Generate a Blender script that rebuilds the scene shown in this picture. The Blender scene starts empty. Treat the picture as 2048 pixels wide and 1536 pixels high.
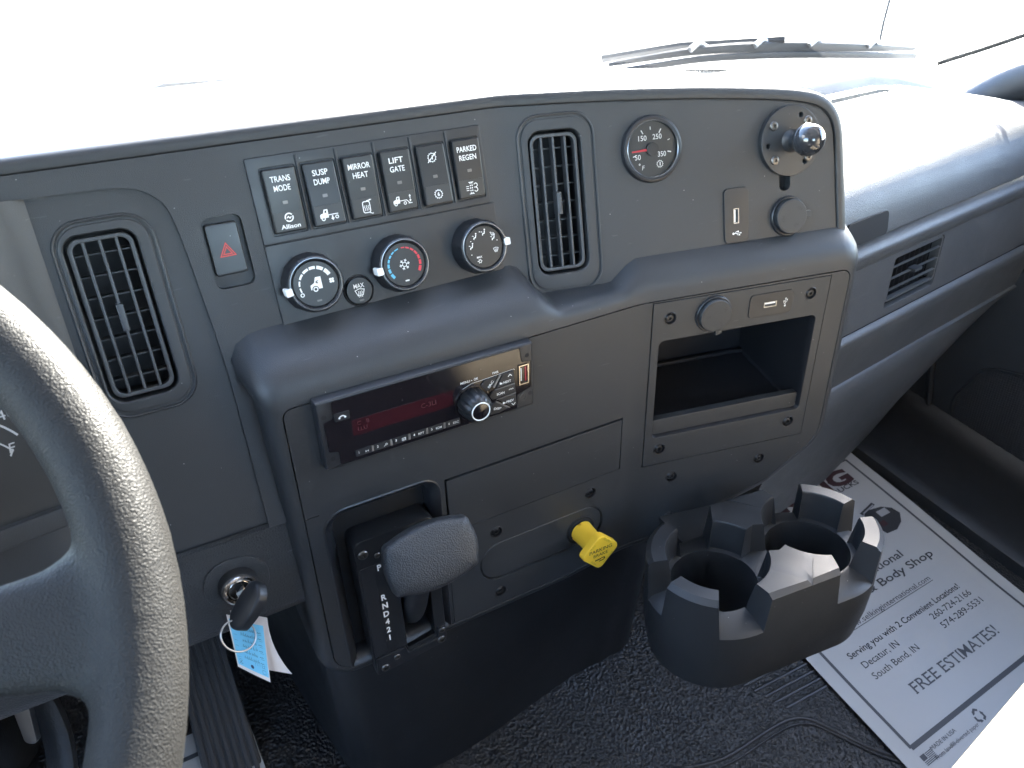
import bpy, bmesh, math, random
from math import sin, cos, pi, radians, sqrt, atan2, hypot
from mathutils import Vector, Matrix
from mathutils.geometry import tessellate_polygon

random.seed(7)
SC = bpy.context.scene
COL = SC.collection

# ------------------------------------------------------------------ camera
cam_d = bpy.data.cameras.new("camera")
cam = bpy.data.objects.new("camera", cam_d)
COL.objects.link(cam)
SC.camera = cam
cam_d.sensor_width = 36.0
cam_d.lens = 27.035
cam_d.clip_start = 0.01
cam_d.clip_end = 500.0
PITCH, ROLL, HEAD = radians(29.3), radians(-2.63), radians(36.3)   # looks down, rolls, heads right of straight ahead
_f = Vector((sin(HEAD) * cos(PITCH), cos(HEAD) * cos(PITCH), -sin(PITCH)))
_r = Vector((cos(HEAD), -sin(HEAD), 0))
_u = _r.cross(_f)
_X = _r * cos(ROLL) + _u * sin(ROLL)
_Y = -_r * sin(ROLL) + _u * cos(ROLL)
cam.matrix_world = Matrix(((_X.x, _Y.x, -_f.x, 0), (_X.y, _Y.y, -_f.y, 0), (_X.z, _Y.z, -_f.z, 0.87), (0, 0, 0, 1)))
cam_d.dof.use_dof = True
cam_d.dof.focus_distance = 0.66
cam_d.dof.aperture_fstop = 15.0

# ------------------------------------------------------------------ world, sun, exposure
SUN_AZ, SUN_EL = radians(56.0), radians(32.0)      # azimuth to the right of straight ahead
world = bpy.data.worlds.new("World")
SC.world = world
world.use_nodes = True
wn = world.node_tree
wn.nodes.clear()
sky = wn.nodes.new("ShaderNodeTexSky")
sky.sky_type = 'NISHITA'
sky.sun_disc = False
sky.sun_elevation = SUN_EL
sky.sun_rotation = SUN_AZ
sky.air_density = 1.0
sky.dust_density = 1.5
bg = wn.nodes.new("ShaderNodeBackground")
bg.inputs[1].default_value = 0.15
wo = wn.nodes.new("ShaderNodeOutputWorld")
wn.links.new(sky.outputs[0], bg.inputs[0])
wn.links.new(bg.outputs[0], wo.inputs[0])
sun_d = bpy.data.lights.new("sun", 'SUN')
sun_d.energy = 3.8
sun_d.angle = radians(0.5)
sun_d.color = (1.0, 0.95, 0.86)
sun = bpy.data.objects.new("sun", sun_d)
COL.objects.link(sun)
_sd = Vector((sin(SUN_AZ) * cos(SUN_EL), cos(SUN_AZ) * cos(SUN_EL), sin(SUN_EL)))
sun.rotation_euler = _sd.to_track_quat('Z', 'Y').to_euler()
sun.location = _sd * 5
vs = SC.view_settings
vs.view_transform = 'Standard'
vs.look = 'None'
vs.gamma = 1.0
vs.exposure = 4.25
vs.use_curve_mapping = False
SC.render.engine = 'CYCLES'
SC.cycles.use_denoising = True
SC.cycles.max_bounces = 8
SC.cycles.diffuse_bounces = 5
SC.cycles.transparent_max_bounces = 12
SC.cycles.sample_clamp_indirect = 6.0

# ------------------------------------------------------------------ materials
MATS = {}

def mat(name, col, rough=0.5, metal=0.0, spec=0.5, bump=None, vary=0.0, coat=0.0, dust=0.0, scratch=0.0):
    """principled material; bump = list of (kind, scale, strength, distance)"""
    m = bpy.data.materials.new(name)
    m.use_nodes = True
    nt = m.node_tree
    b = nt.nodes["Principled BSDF"]
    b.inputs["Base Color"].default_value = (*col, 1)
    b.inputs["Roughness"].default_value = rough
    b.inputs["Metallic"].default_value = metal
    b.inputs["Specular IOR Level"].default_value = spec
    if coat:
        b.inputs["Coat Weight"].default_value = coat
        b.inputs["Coat Roughness"].default_value = 0.08
    tc = nt.nodes.new("ShaderNodeTexCoord")
    geo = nt.nodes.new("ShaderNodeNewGeometry")
    pos = geo.outputs["Position"]
    if vary or dust or scratch:
        n = nt.nodes.new("ShaderNodeTexNoise")
        n.inputs["Scale"].default_value = 14.0
        n.inputs["Detail"].default_value = 6.0
        n.inputs["Roughness"].default_value = 0.65
        nt.links.new(pos, n.inputs["Vector"])
        mr = nt.nodes.new("ShaderNodeMapRange")
        mr.inputs[1].default_value = 0.3
        mr.inputs[2].default_value = 0.7
        mr.inputs[3].default_value = max(0.05, rough - 0.07)
        mr.inputs[4].default_value = min(1.0, rough + 0.07)
        nt.links.new(n.outputs["Fac"], mr.inputs[0])
        nt.links.new(mr.outputs[0], b.inputs["Roughness"])
        mx = nt.nodes.new("ShaderNodeMix")
        mx.data_type = 'RGBA'
        mx.inputs[6].default_value = (*[c * (1 - vary) for c in col], 1)
        mx.inputs[7].default_value = (*[min(1, c * (1 + vary)) for c in col], 1)
        nt.links.new(n.outputs["Fac"], mx.inputs[0])
        last = mx.outputs[2]
        if dust:
            # scattered dust motes and short scuffs
            v = nt.nodes.new("ShaderNodeTexVoronoi")
            v.inputs["Scale"].default_value = 130.0
            v.inputs["Randomness"].default_value = 1.0
            nt.links.new(pos, v.inputs["Vector"])
            lt = nt.nodes.new("ShaderNodeMath")
            lt.operation = 'LESS_THAN'
            lt.inputs[1].default_value = 0.055
            nt.links.new(v.outputs["Distance"], lt.inputs[0])
            sp = nt.nodes.new("ShaderNodeSeparateColor")
            nt.links.new(v.outputs["Color"], sp.inputs[0])
            gt = nt.nodes.new("ShaderNodeMath")
            gt.operation = 'GREATER_THAN'
            gt.inputs[1].default_value = 0.86
            nt.links.new(sp.outputs[0], gt.inputs[0])
            mu = nt.nodes.new("ShaderNodeMath")
            mu.operation = 'MULTIPLY'
            nt.links.new(lt.outputs[0], mu.inputs[0])
            nt.links.new(gt.outputs[0], mu.inputs[1])
            mu2 = nt.nodes.new("ShaderNodeMath")
            mu2.operation = 'MULTIPLY'
            mu2.inputs[1].default_value = dust
            nt.links.new(mu.outputs[0], mu2.inputs[0])
            mx2 = nt.nodes.new("ShaderNodeMix")
            mx2.data_type = 'RGBA'
            mx2.inputs[7].default_value = (0.42, 0.41, 0.39, 1)
            nt.links.new(mu2.outputs[0], mx2.inputs[0])
            nt.links.new(last, mx2.inputs[6])
            last = mx2.outputs[2]
        if scratch:
            mp = nt.nodes.new("ShaderNodeMapping")
            mp.inputs["Rotation"].default_value = (0.5, 0.7, 0.4)
            mp.inputs["Scale"].default_value = (9, 160, 160)
            nt.links.new(pos, mp.inputs["Vector"])
            n2 = nt.nodes.new("ShaderNodeTexNoise")
            n2.inputs["Scale"].default_value = 1.6
            n2.inputs["Detail"].default_value = 3.0
            nt.links.new(mp.outputs[0], n2.inputs["Vector"])
            m3 = nt.nodes.new("ShaderNodeMapRange")
            m3.inputs[1].default_value = 0.70
            m3.inputs[2].default_value = 0.76
            m3.inputs[3].default_value = 0.0
            m3.inputs[4].default_value = scratch
            nt.links.new(n2.outputs["Fac"], m3.inputs[0])
            mx4 = nt.nodes.new("ShaderNodeMix")
            mx4.data_type = 'RGBA'
            mx4.inputs[7].default_value = (0.25, 0.25, 0.25, 1)
            nt.links.new(m3.outputs[0], mx4.inputs[0])
            nt.links.new(last, mx4.inputs[6])
            last = mx4.outputs[2]
        nt.links.new(last, b.inputs["Base Color"])
    prev = None
    for kind, scale, strength, dist in (bump or []):
        if kind == 'noise':
            t = nt.nodes.new("ShaderNodeTexNoise")
            t.inputs["Detail"].default_value = 3.0
            out = t.outputs["Fac"]
        elif kind == 'cell':
            t = nt.nodes.new("ShaderNodeTexVoronoi")
            t.feature = 'SMOOTH_F1'
            out = t.outputs["Distance"]
        else:
            t = nt.nodes.new("ShaderNodeTexVoronoi")
            t.feature = 'DISTANCE_TO_EDGE'
            out = t.outputs["Distance"]
        t.inputs["Scale"].default_value = scale
        nt.links.new(pos, t.inputs["Vector"])
        bp = nt.nodes.new("ShaderNodeBump")
        bp.inputs["Strength"].default_value = strength
        bp.inputs["Distance"].default_value = dist
        nt.links.new(out, bp.inputs["Height"])
        if prev:
            nt.links.new(prev, bp.inputs["Normal"])
        prev = bp.outputs[0]
    if prev:
        nt.links.new(prev, b.inputs["Normal"])
    MATS[name] = m
    return m

mat("dash", (0.029, 0.031, 0.034), 0.43, bump=[('noise', 1700, 0.35, 0.0006)], vary=0.10, dust=0.6, scratch=0.10)
mat("dash_grain", (0.038, 0.041, 0.045), 0.41, bump=[('edge', 420, 0.5, 0.0012), ('noise', 1200, 0.2, 0.0005)], vary=0.10, dust=0.5, scratch=0.18)
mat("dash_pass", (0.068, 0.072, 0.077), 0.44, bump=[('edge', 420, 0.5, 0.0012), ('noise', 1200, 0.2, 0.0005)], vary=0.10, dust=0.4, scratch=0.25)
mat("satin", (0.017, 0.018, 0.021), 0.38, bump=[('noise', 2200, 0.15, 0.0004)], vary=0.12, dust=0.5)
mat("switch", (0.014, 0.015, 0.017), 0.35, bump=[('noise', 2600, 0.12, 0.0003)], vary=0.12, dust=0.5)
mat("inlay", (0.030, 0.030, 0.030), 0.40, vary=0.1)
mat("black", (0.012, 0.012, 0.014), 0.5)
mat("deep", (0.006, 0.006, 0.007), 0.8)
mat("duct", (0.016, 0.017, 0.020), 0.6)  # lifted from black: flare haze in the vent interiors put into the colour
mat("vane", (0.045, 0.048, 0.053), 0.40, vary=0.1)
mat("gloss", (0.010, 0.008, 0.010), 0.06, coat=0.6, dust=0.25, vary=0.1)
mat("lcd", (0.034, 0.007, 0.010), 0.08, coat=0.6)
mat("ghost", (0.075, 0.028, 0.034), 0.3)
mat("white", (0.80, 0.80, 0.78), 0.5)
mat("whitedull", (0.42, 0.42, 0.42), 0.5)
mat("lens", (0.16, 0.15, 0.14), 0.25)
mat("red", (0.62, 0.03, 0.05), 0.45)
mat("redglass", (0.30, 0.01, 0.03), 0.15, coat=0.5)
mat("hazard", (0.55, 0.05, 0.04), 0.5)
mat("bluemark", (0.10, 0.42, 0.62), 0.5)
mat("chrome", (0.62, 0.58, 0.54), 0.22, metal=1.0, vary=0.1)
mat("steel", (0.45, 0.45, 0.46), 0.32, metal=1.0, vary=0.15, bump=[('noise', 300, 0.1, 0.0005)])
mat("ring", (0.20, 0.21, 0.22), 0.25, metal=0.7)
mat("screw", (0.020, 0.020, 0.022), 0.33, metal=0.2)
mat("screwrim", (0.16, 0.15, 0.14), 0.35, metal=0.9)
mat("ball", (0.030, 0.030, 0.033), 0.10, coat=0.8)
mat("powder", (0.026, 0.028, 0.031), 0.36, bump=[('noise', 1500, 0.15, 0.0005)], vary=0.1, dust=0.4)
mat("yellow", (0.88, 0.55, 0.04), 0.42, bump=[('noise', 900, 0.08, 0.0005)], vary=0.05)
mat("ink", (0.02, 0.018, 0.012), 0.6)
mat("inkfaint", (0.42, 0.30, 0.03), 0.6)
mat("handle", (0.028, 0.030, 0.033), 0.42, bump=[('cell', 900, 0.55, 0.0009)], vary=0.08)
mat("wheel", (0.018, 0.0175, 0.017), 0.50, spec=0.17, bump=[('cell', 1150, 0.5, 0.0008), ('noise', 2200, 0.25, 0.0004)], vary=0.1)
mat("cup", (0.020, 0.021, 0.023), 0.42, bump=[('noise', 1500, 0.25, 0.0005)], vary=0.1, dust=0.5)
mat("tag", (0.18, 0.56, 0.78), 0.6, vary=0.03)
mat("tagpaper", (0.72, 0.66, 0.62), 0.8, vary=0.05)
mat("tagink", (0.03, 0.05, 0.12), 0.7)
mat("paper", (0.42, 0.415, 0.41), 0.55, vary=0.02)
mat("paperink", (0.028, 0.028, 0.030), 0.6)
mat("papergrey", (0.060, 0.062, 0.068), 0.6)
mat("papermaroon", (0.045, 0.012, 0.013), 0.6)
mat("paperlight", (0.34, 0.34, 0.35), 0.6)
mat("rubber", (0.010, 0.010, 0.011), 0.44, bump=[('cell', 300, 0.95, 0.0024), ('noise', 520, 0.5, 0.0014)], vary=0.15, dust=0.3)
mat("rubberflat", (0.014, 0.014, 0.016), 0.45, bump=[('noise', 700, 0.2, 0.001)], vary=0.15)
mat("door", (0.018, 0.019, 0.021), 0.55, bump=[('cell', 500, 0.3, 0.001)], vary=0.1)
mat("seat", (0.20, 0.165, 0.12), 0.7, bump=[('noise', 500, 0.4, 0.002)], vary=0.1)
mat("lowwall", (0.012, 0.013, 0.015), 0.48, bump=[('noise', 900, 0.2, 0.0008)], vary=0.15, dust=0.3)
mat("darkcloth", (0.04, 0.04, 0.045), 0.85, vary=0.1)
mat("head", (0.42, 0.42, 0.43), 0.9, vary=0.05)
mat("hoodpaint", (0.80, 0.80, 0.79), 0.25, coat=0.5, vary=0.02)
mat("ground", (0.55, 0.54, 0.51), 0.9, bump=[('noise', 3, 0.3, 0.02)], vary=0.15)
mat("cloudy", (0.25, 0.25, 0.25), 0.6)

def glassmat(name, tint, rough=0.0, refl=1.0):
    m = bpy.data.materials.new(name)
    m.use_nodes = True
    nt = m.node_tree
    nt.nodes.clear()
    o = nt.nodes.new("ShaderNodeOutputMaterial")
    tr = nt.nodes.new("ShaderNodeBsdfTransparent")
    tr.inputs[0].default_value = (*tint, 1)
    gl = nt.nodes.new("ShaderNodeBsdfGlossy")
    gl.inputs["Roughness"].default_value = rough
    fr = nt.nodes.new("ShaderNodeFresnel")
    fr.inputs["IOR"].default_value = 1.35
    mm = nt.nodes.new("ShaderNodeMath")
    mm.operation = 'MULTIPLY'
    mm.inputs[1].default_value = refl
    nt.links.new(fr.outputs[0], mm.inputs[0])
    mx = nt.nodes.new("ShaderNodeMixShader")
    nt.links.new(mm.outputs[0], mx.inputs[0])
    nt.links.new(tr.outputs[0], mx.inputs[1])
    nt.links.new(gl.outputs[0], mx.inputs[2])
    nt.links.new(mx.outputs[0], o.inputs[0])
    MATS[name] = m
glassmat("glass", (0.95, 0.97, 0.96), 0.0, 0.8)
glassmat("lensglass", (0.97, 0.97, 0.97), 0.03, 0.7)

def grillemat():
    m = mat("grille", (0.026, 0.027, 0.030), 0.5)
    nt = m.node_tree
    b = nt.nodes["Principled BSDF"]
    geo = nt.nodes.new("ShaderNodeNewGeometry")
    v = nt.nodes.new("ShaderNodeTexVoronoi")
    v.inputs["Scale"].default_value = 230.0
    v.inputs["Randomness"].default_value = 0.0
    nt.links.new(geo.outputs["Position"], v.inputs["Vector"])
    r = nt.nodes.new("ShaderNodeMapRange")
    r.inputs[1].default_value = 0.25
    r.inputs[2].default_value = 0.45
    nt.links.new(v.outputs["Distance"], r.inputs[0])
    bp = nt.nodes.new("ShaderNodeBump")
    bp.inputs["Strength"].default_value = 1.0
    bp.inputs["Distance"].default_value = 0.003
    nt.links.new(r.outputs[0], bp.inputs["Height"])
    nt.links.new(bp.outputs[0], b.inputs["Normal"])
grillemat()

# ------------------------------------------------------------------ frames: (u, v, w) in millimetres -> metres
Z = Vector((0, 0, 1))

def bent(O, hl, hr, tilt, U, b):
    """a panel surface: left flat, soft vertical bend at U, right flat; w is outward, v up along the tilt"""
    O = Vector(O)
    hl = Vector((*hl, 0)).normalized()
    hr = Vector((*hr, 0)).normalized()
    nl = Vector((hl.y, -hl.x, 0))
    nr = Vector((hr.y, -hr.x, 0))
    st, ct = sin(radians(tilt)), cos(radians(tilt))
    def m(u, v, w=0.0):
        q = (-v * st + w * ct) / 1000
        z = (v * ct + w * st) / 1000
        if u <= U - b:
            P, n = O + hl * (u / 1000), nl
        elif u >= U + b:
            P, n = O + hl * (U / 1000) + hr * ((u - U) / 1000), nr
        else:
            s = (u - U + b) / (2 * b)
            A = O + hl * ((U - b) / 1000)
            B = O + hl * (U / 1000)
            C = B + hr * (b / 1000)
            P = A * (1 - s) ** 2 + B * (2 * s * (1 - s)) + C * s * s
            n = (nl * (1 - s) + nr * s).normalized()
        return P + n * q + Z * z
    return m

def flat(O, ex, ey, ez=None):
    O, ex, ey = Vector(O), Vector(ex).normalized(), Vector(ey).normalized()
    ez = Vector(ez).normalized() if ez is not None else ex.cross(ey).normalized()
    def m(u, v, w=0.0):
        return O + ex * (u / 1000) + ey * (v / 1000) + ez * (w / 1000)
    return m

def sub(m, u0, v0, w0=0.0):
    return lambda u, v, w=0.0: m(u0 + u, v0 + v, w0 + w)

HL, HR = (0.98875638, -0.14953534), (0.93295353, -0.35999681)
M1 = bent((0.17950584, 0.53659374, 0.62828081), HL, HR, 12.65, 203, 9)     # upper panel
M2 = bent((0.15235303, 0.49156108, 0.58330692), HL, HR, -1.8, 324, 9)      # lower panel
NL = Vector((HL[1], -HL[0], 0))
NR = Vector((HR[1], -HR[0], 0))

# ------------------------------------------------------------------ 2D outlines
def rect(u0, v0, u1, v1):
    return [(u0, v0), (u1, v0), (u1, v1), (u0, v1)]

def rp(pts, n=6):
    """closed polygon with rounded corners: pts = (u, v, r)"""
    out = []
    N = len(pts)
    for i in range(N):
        p = Vector(pts[i][:2])
        r = pts[i][2]
        a = Vector(pts[i - 1][:2]) - p
        b = Vector(pts[(i + 1) % N][:2]) - p
        if r <= 0 or a.length < 1e-6 or b.length < 1e-6:
            out.append(tuple(p))
            continue
        an, bn = a.normalized(), b.normalized()
        c = max(-1, min(1, an.dot(bn)))
        ang = math.acos(c)
        if abs(pi - ang) < 0.02:
            out.append(tuple(p))
            continue
        t = min(r / math.tan(ang / 2), a.length * 0.49, b.length * 0.49)
        rr_ = t * math.tan(ang / 2)
        ce = p + (an + bn).normalized() * (rr_ / sin(ang / 2))
        s = p + an * t - ce
        e = p + bn * t - ce
        a0 = atan2(s.y, s.x)
        da = (atan2(e.y, e.x) - a0 + pi) % (2 * pi) - pi
        for k in range(n + 1):
            q = a0 + da * k / n
            out.append((ce.x + rr_ * cos(q), ce.y + rr_ * sin(q)))
    return out

def rr(u0, v0, u1, v1, r, n=6):
    return rp([(u0, v0, r), (u1, v0, r), (u1, v1, r), (u0, v1, r)], n)

def circ(u, v, r, n=32, a0=0.0):
    return [(u + r * cos(a0 + 2 * pi * k / n), v + r * sin(a0 + 2 * pi * k / n)) for k in range(n)]

def area(p):
    return sum(p[i - 1][0] * p[i][1] - p[i][0] * p[i - 1][1] for i in range(len(p))) / 2

def off(pts, d):
    """offset polygon: d > 0 shrinks"""
    N = len(pts)
    sgn = 1 if area(pts) > 0 else -1
    out = []
    for i in range(N):
        p0, p, p1 = Vector(pts[i - 1]), Vector(pts[i]), Vector(pts[(i + 1) % N])
        a, b = (p - p0), (p1 - p)
        if a.length < 1e-9: a = b
        if b.length < 1e-9: b = a
        a.normalize(); b.normalize()
        na, nb = Vector((-a.y, a.x)), Vector((-b.y, b.x))
        n = na + nb
        if n.length < 1e-6:
            n = na
        n.normalize()
        k = min(1 / max(0.3, n.dot(na)), 2.5)
        q = p + n * (d * sgn * k)
        out.append((q.x, q.y))
    return out

def resample(pts, step, closed=True):
    out = []
    N = len(pts)
    for i in range(N if closed else N - 1):
        a, b = Vector(pts[i]), Vector(pts[(i + 1) % N])
        n = max(1, int(math.ceil((b - a).length / step)))
        for k in range(n):
            q = a.lerp(b, k / n)
            out.append((q.x, q.y))
    if not closed:
        out.append(tuple(pts[-1]))
    return out

def clip(pts, c, keep_less):
    out = []
    N = len(pts)
    for i in range(N):
        a, b = pts[i], pts[(i + 1) % N]
        ina = (a[0] <= c) if keep_less else (a[0] >= c)
        inb = (b[0] <= c) if keep_less else (b[0] >= c)
        if ina:
            out.append(a)
        if ina != inb:
            t = (c - a[0]) / (b[0] - a[0])
            out.append((c, a[1] + t * (b[1] - a[1])))
    return out

def catmull(pts, n=6):
    out = []
    P = [pts[0]] + list(pts) + [pts[-1]]
    for i in range(1, len(P) - 2):
        p0, p1, p2, p3 = [Vector(P[i + k]) for k in (-1, 0, 1, 2)]
        for k in range(n):
            t = k / n
            q = 0.5 * ((2 * p1) + (p2 - p0) * t + (2 * p0 - 5 * p1 + 4 * p2 - p3) * t * t + (3 * p1 - p0 - 3 * p2 + p3) * t ** 3)
            out.append(tuple(q))
    out.append(tuple(pts[-1]))
    return out

# ------------------------------------------------------------------ mesh builder
def trifill(polys):
    """triangulate a 2D outline with holes -> (points, triangles)"""
    bm = bmesh.new()
    edges = []
    for pl in polys:
        pl = [p for i, p in enumerate(pl) if hypot(p[0] - pl[i - 1][0], p[1] - pl[i - 1][1]) > 2e-3]
        vs_ = [bm.verts.new((p[0], p[1], 0)) for p in pl]
        for i in range(len(vs_)):
            try:
                edges.append(bm.edges.new((vs_[i - 1], vs_[i])))
            except ValueError:
                pass
    bmesh.ops.triangle_fill(bm, use_beauty=True, use_dissolve=False, edges=edges)
    bm.verts.index_update()
    pts = [(v.co.x, v.co.y) for v in bm.verts]
    fs_ = [tuple(v.index for v in f.verts) for f in bm.faces]
    bm.free()
    return pts, fs_

class MB:
    def __init__(self):
        self.v, self.f = [], []

    def add(self, vs_, fs_):
        o = len(self.v)
        self.v += [Vector(p) for p in vs_]
        self.f += [tuple(i + o for i in f) for f in fs_]
        return self

    def fill(self, m, outline, holes=(), w=0.0):
        polys = [list(outline)] + [list(h) for h in holes]
        pts, tri = trifill(polys)
        wf = w if callable(w) else (lambda u, v: w)
        return self.add([m(p[0], p[1], wf(*p)) for p in pts], tri)

    def loft(self, rings, closed=True, cap0=False, cap1=False):
        n = len(rings[0])
        vs_ = [p for r in rings for p in r]
        fs_ = []
        for k in range(len(rings) - 1):
            for i in range(n if closed else n - 1):
                j = (i + 1) % n
                fs_.append((k * n + i, k * n + j, (k + 1) * n + j, (k + 1) * n + i))
        if cap0:
            fs_.append(tuple(range(n))[::-1])
        if cap1:
            fs_.append(tuple((len(rings) - 1) * n + i for i in range(n)))
        return self.add(vs_, fs_)

    def ring(self, m, outline, prof):
        """loft of an outline: prof = [(inset, w)]"""
        return self.loft([[m(p[0], p[1], w) for p in (off(outline, d) if d else outline)] for d, w in prof])

    def plate(self, m, outline, holes=(), w1=1.0, w0=0.0, bev=0.4, bottom=False):
        if area(outline) < 0:
            outline = outline[::-1]
        if bev:
            self.ring(m, outline, [(0, w0), (0, w1 - bev), (bev * 0.3, w1 - bev * 0.3), (bev, w1)])
            top = off(outline, bev)
        else:
            self.ring(m, outline, [(0, w0), (0, w1)])
            top = outline
        hs = []
        for h in holes:
            if area(h) < 0:
                h = h[::-1]
            if bev:
                self.ring(m, h, [(0, w0), (0, w1 - bev), (-bev * 0.3, w1 - bev * 0.3), (-bev, w1)])
                hs.append(off(h, -bev))
            else:
                self.ring(m, h, [(0, w0), (0, w1)])
                hs.append(h)
        self.fill(m, top, hs, w1)
        if bottom:
            self.fill(m, outline, holes, w0)
        return self

    def tub(self, m, outline, w1, w0, bottom=True, taper=0.0):
        self.ring(m, outline, [(0, w1), (taper, w0)])
        if bottom:
            self.fill(m, off(outline, taper) if taper else outline, (), w0)
        return self

    def box(self, m, u0, u1, v0, v1, w0, w1, bev=0.3):
        return self.plate(m, rect(u0, v0, u1, v1), (), w1, w0, bev, True)

    def lathe(self, m, u, v, prof, n=32, cap=True):
        rings = [[m(u + r * cos(2 * pi * k / n), v + r * sin(2 * pi * k / n), w) for k in range(n)] for r, w in prof]
        return self.loft(rings, True, False, cap)

    def tube(self, pts, rad, n=10, caps=True, flatten=1.0, up=None):
        rings = []
        P = [Vector(p) for p in pts]
        prev = None
        for i, p in enumerate(P):
            t = (P[min(i + 1, len(P) - 1)] - P[max(i - 1, 0)]).normalized()
            if prev is None:
                a = Vector(up) if up is not None else (Z if abs(t.z) < 0.9 else Vector((1, 0, 0)))
            else:
                a = prev
            b = t.cross(a).normalized()
            a = b.cross(t).normalized()
            prev = a
            r = rad(i / max(1, len(P) - 1)) if callable(rad) else rad
            rings.append([p + a * (r * flatten * cos(2 * pi * k / n)) + b * (r * sin(2 * pi * k / n)) for k in range(n)])
        return self.loft(rings, True, caps, caps)

    def build(self, name, material, parent=None, smooth=35, weld=True):
        base = wloc(parent) if parent else None
        me = bpy.data.meshes.new(name)
        if base is None:
            lo = Vector((min(p.x for p in self.v), min(p.y for p in self.v), min(p.z for p in self.v)))
            hi = Vector((max(p.x for p in self.v), max(p.y for p in self.v), max(p.z for p in self.v)))
            base = Vector(((lo.x + hi.x) / 2, (lo.y + hi.y) / 2, lo.z))
            loc = base
        else:
            loc = Vector((0, 0, 0))
        me.from_pydata([p - base for p in self.v], [], self.f)
        bm = bmesh.new()
        bm.from_mesh(me)
        if weld:
            bmesh.ops.remove_doubles(bm, verts=bm.verts, dist=2e-6)
        bmesh.ops.recalc_face_normals(bm, faces=bm.faces)
        bm.to_mesh(me)
        bm.free()
        if smooth:
            me.shade_smooth()
            me.set_sharp_from_angle(angle=radians(smooth))
        me.materials.append(MATS[material])
        o = bpy.data.objects.new(name, me)
        COL.objects.link(o)
        o.location = loc
        if 0 < smooth <= 50:
            wnm = o.modifiers.new("flat_faces", 'WEIGHTED_NORMAL')
            wnm.keep_sharp = True
            wnm.weight = 80
        if parent:
            o.parent = parent
        return o

def wloc(o):
    p = Vector((0, 0, 0))
    while o is not None:
        p += o.location
        o = o.parent
    return p

def tag(o, label=None, cat=None, group=None, kind=None):
    if label: o["label"] = label
    if cat: o["category"] = cat
    if group: o["group"] = group
    if kind: o["kind"] = kind
    return o

def thing(name, label, cat, loc, group=None):
    o = bpy.data.objects.new(name, None)
    o.empty_display_size = 0.02
    COL.objects.link(o)
    o.location = loc
    return tag(o, label, cat, group)

# ------------------------------------------------------------------ lettering and flat marks
_TC = {}

def glyphs(s, bold=0.0, shear=0.0, spacing=1.0):
    key = (s, bold, shear, spacing)
    if key not in _TC:
        c = bpy.data.curves.new("t", 'FONT')
        c.body = s
        c.size = 1.0
        c.offset = bold
        c.shear = shear
        c.space_character = spacing
        c.resolution_u = 3
        c.fill_mode = 'FRONT'
        c.align_x = 'LEFT'
        ob = bpy.data.objects.new("t", c)
        COL.objects.link(ob)
        bpy.context.view_layer.update()
        dg = bpy.context.evaluated_depsgraph_get()
        me = bpy.data.meshes.new_from_object(ob.evaluated_get(dg))
        vs_ = [(v.co.x, v.co.y) for v in me.vertices]
        fs_ = [tuple(p.vertices) for p in me.polygons]
        bpy.data.objects.remove(ob)
        bpy.data.curves.remove(c)
        bpy.data.meshes.remove(me)
        _TC[key] = (vs_, fs_)
    return _TC[key]

CAP = 0.69

def text(mb, m, s, cap, u, v, w=0.2, align='C', bold=0.0, rot=0.0, sx=1.0, shear=0.0, spacing=1.0, fit=None):
    """write s with capital height cap (mm), baseline centre at (u, v); fit = total width in mm"""
    vs_, fs_ = glyphs(s, bold, shear, spacing)
    if not vs_:
        return
    k = cap / CAP
    lo, hi = min(p[0] for p in vs_), max(p[0] for p in vs_)
    if fit:
        sx = fit / ((hi - lo) * k)
    x0 = {'C': (lo + hi) / 2, 'L': lo, 'R': hi}[align]
    c_, s_ = cos(radians(rot)), sin(radians(rot))
    wf = w if callable(w) else (lambda a, b: w)
    out = []
    for x, y in vs_:
        a, b = (x - x0) * k * sx, y * k
        uu, vv = u + a * c_ - b * s_, v + a * s_ + b * c_
        out.append(m(uu, vv, wf(uu, vv)))
    mb.add(out, fs_)

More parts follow.
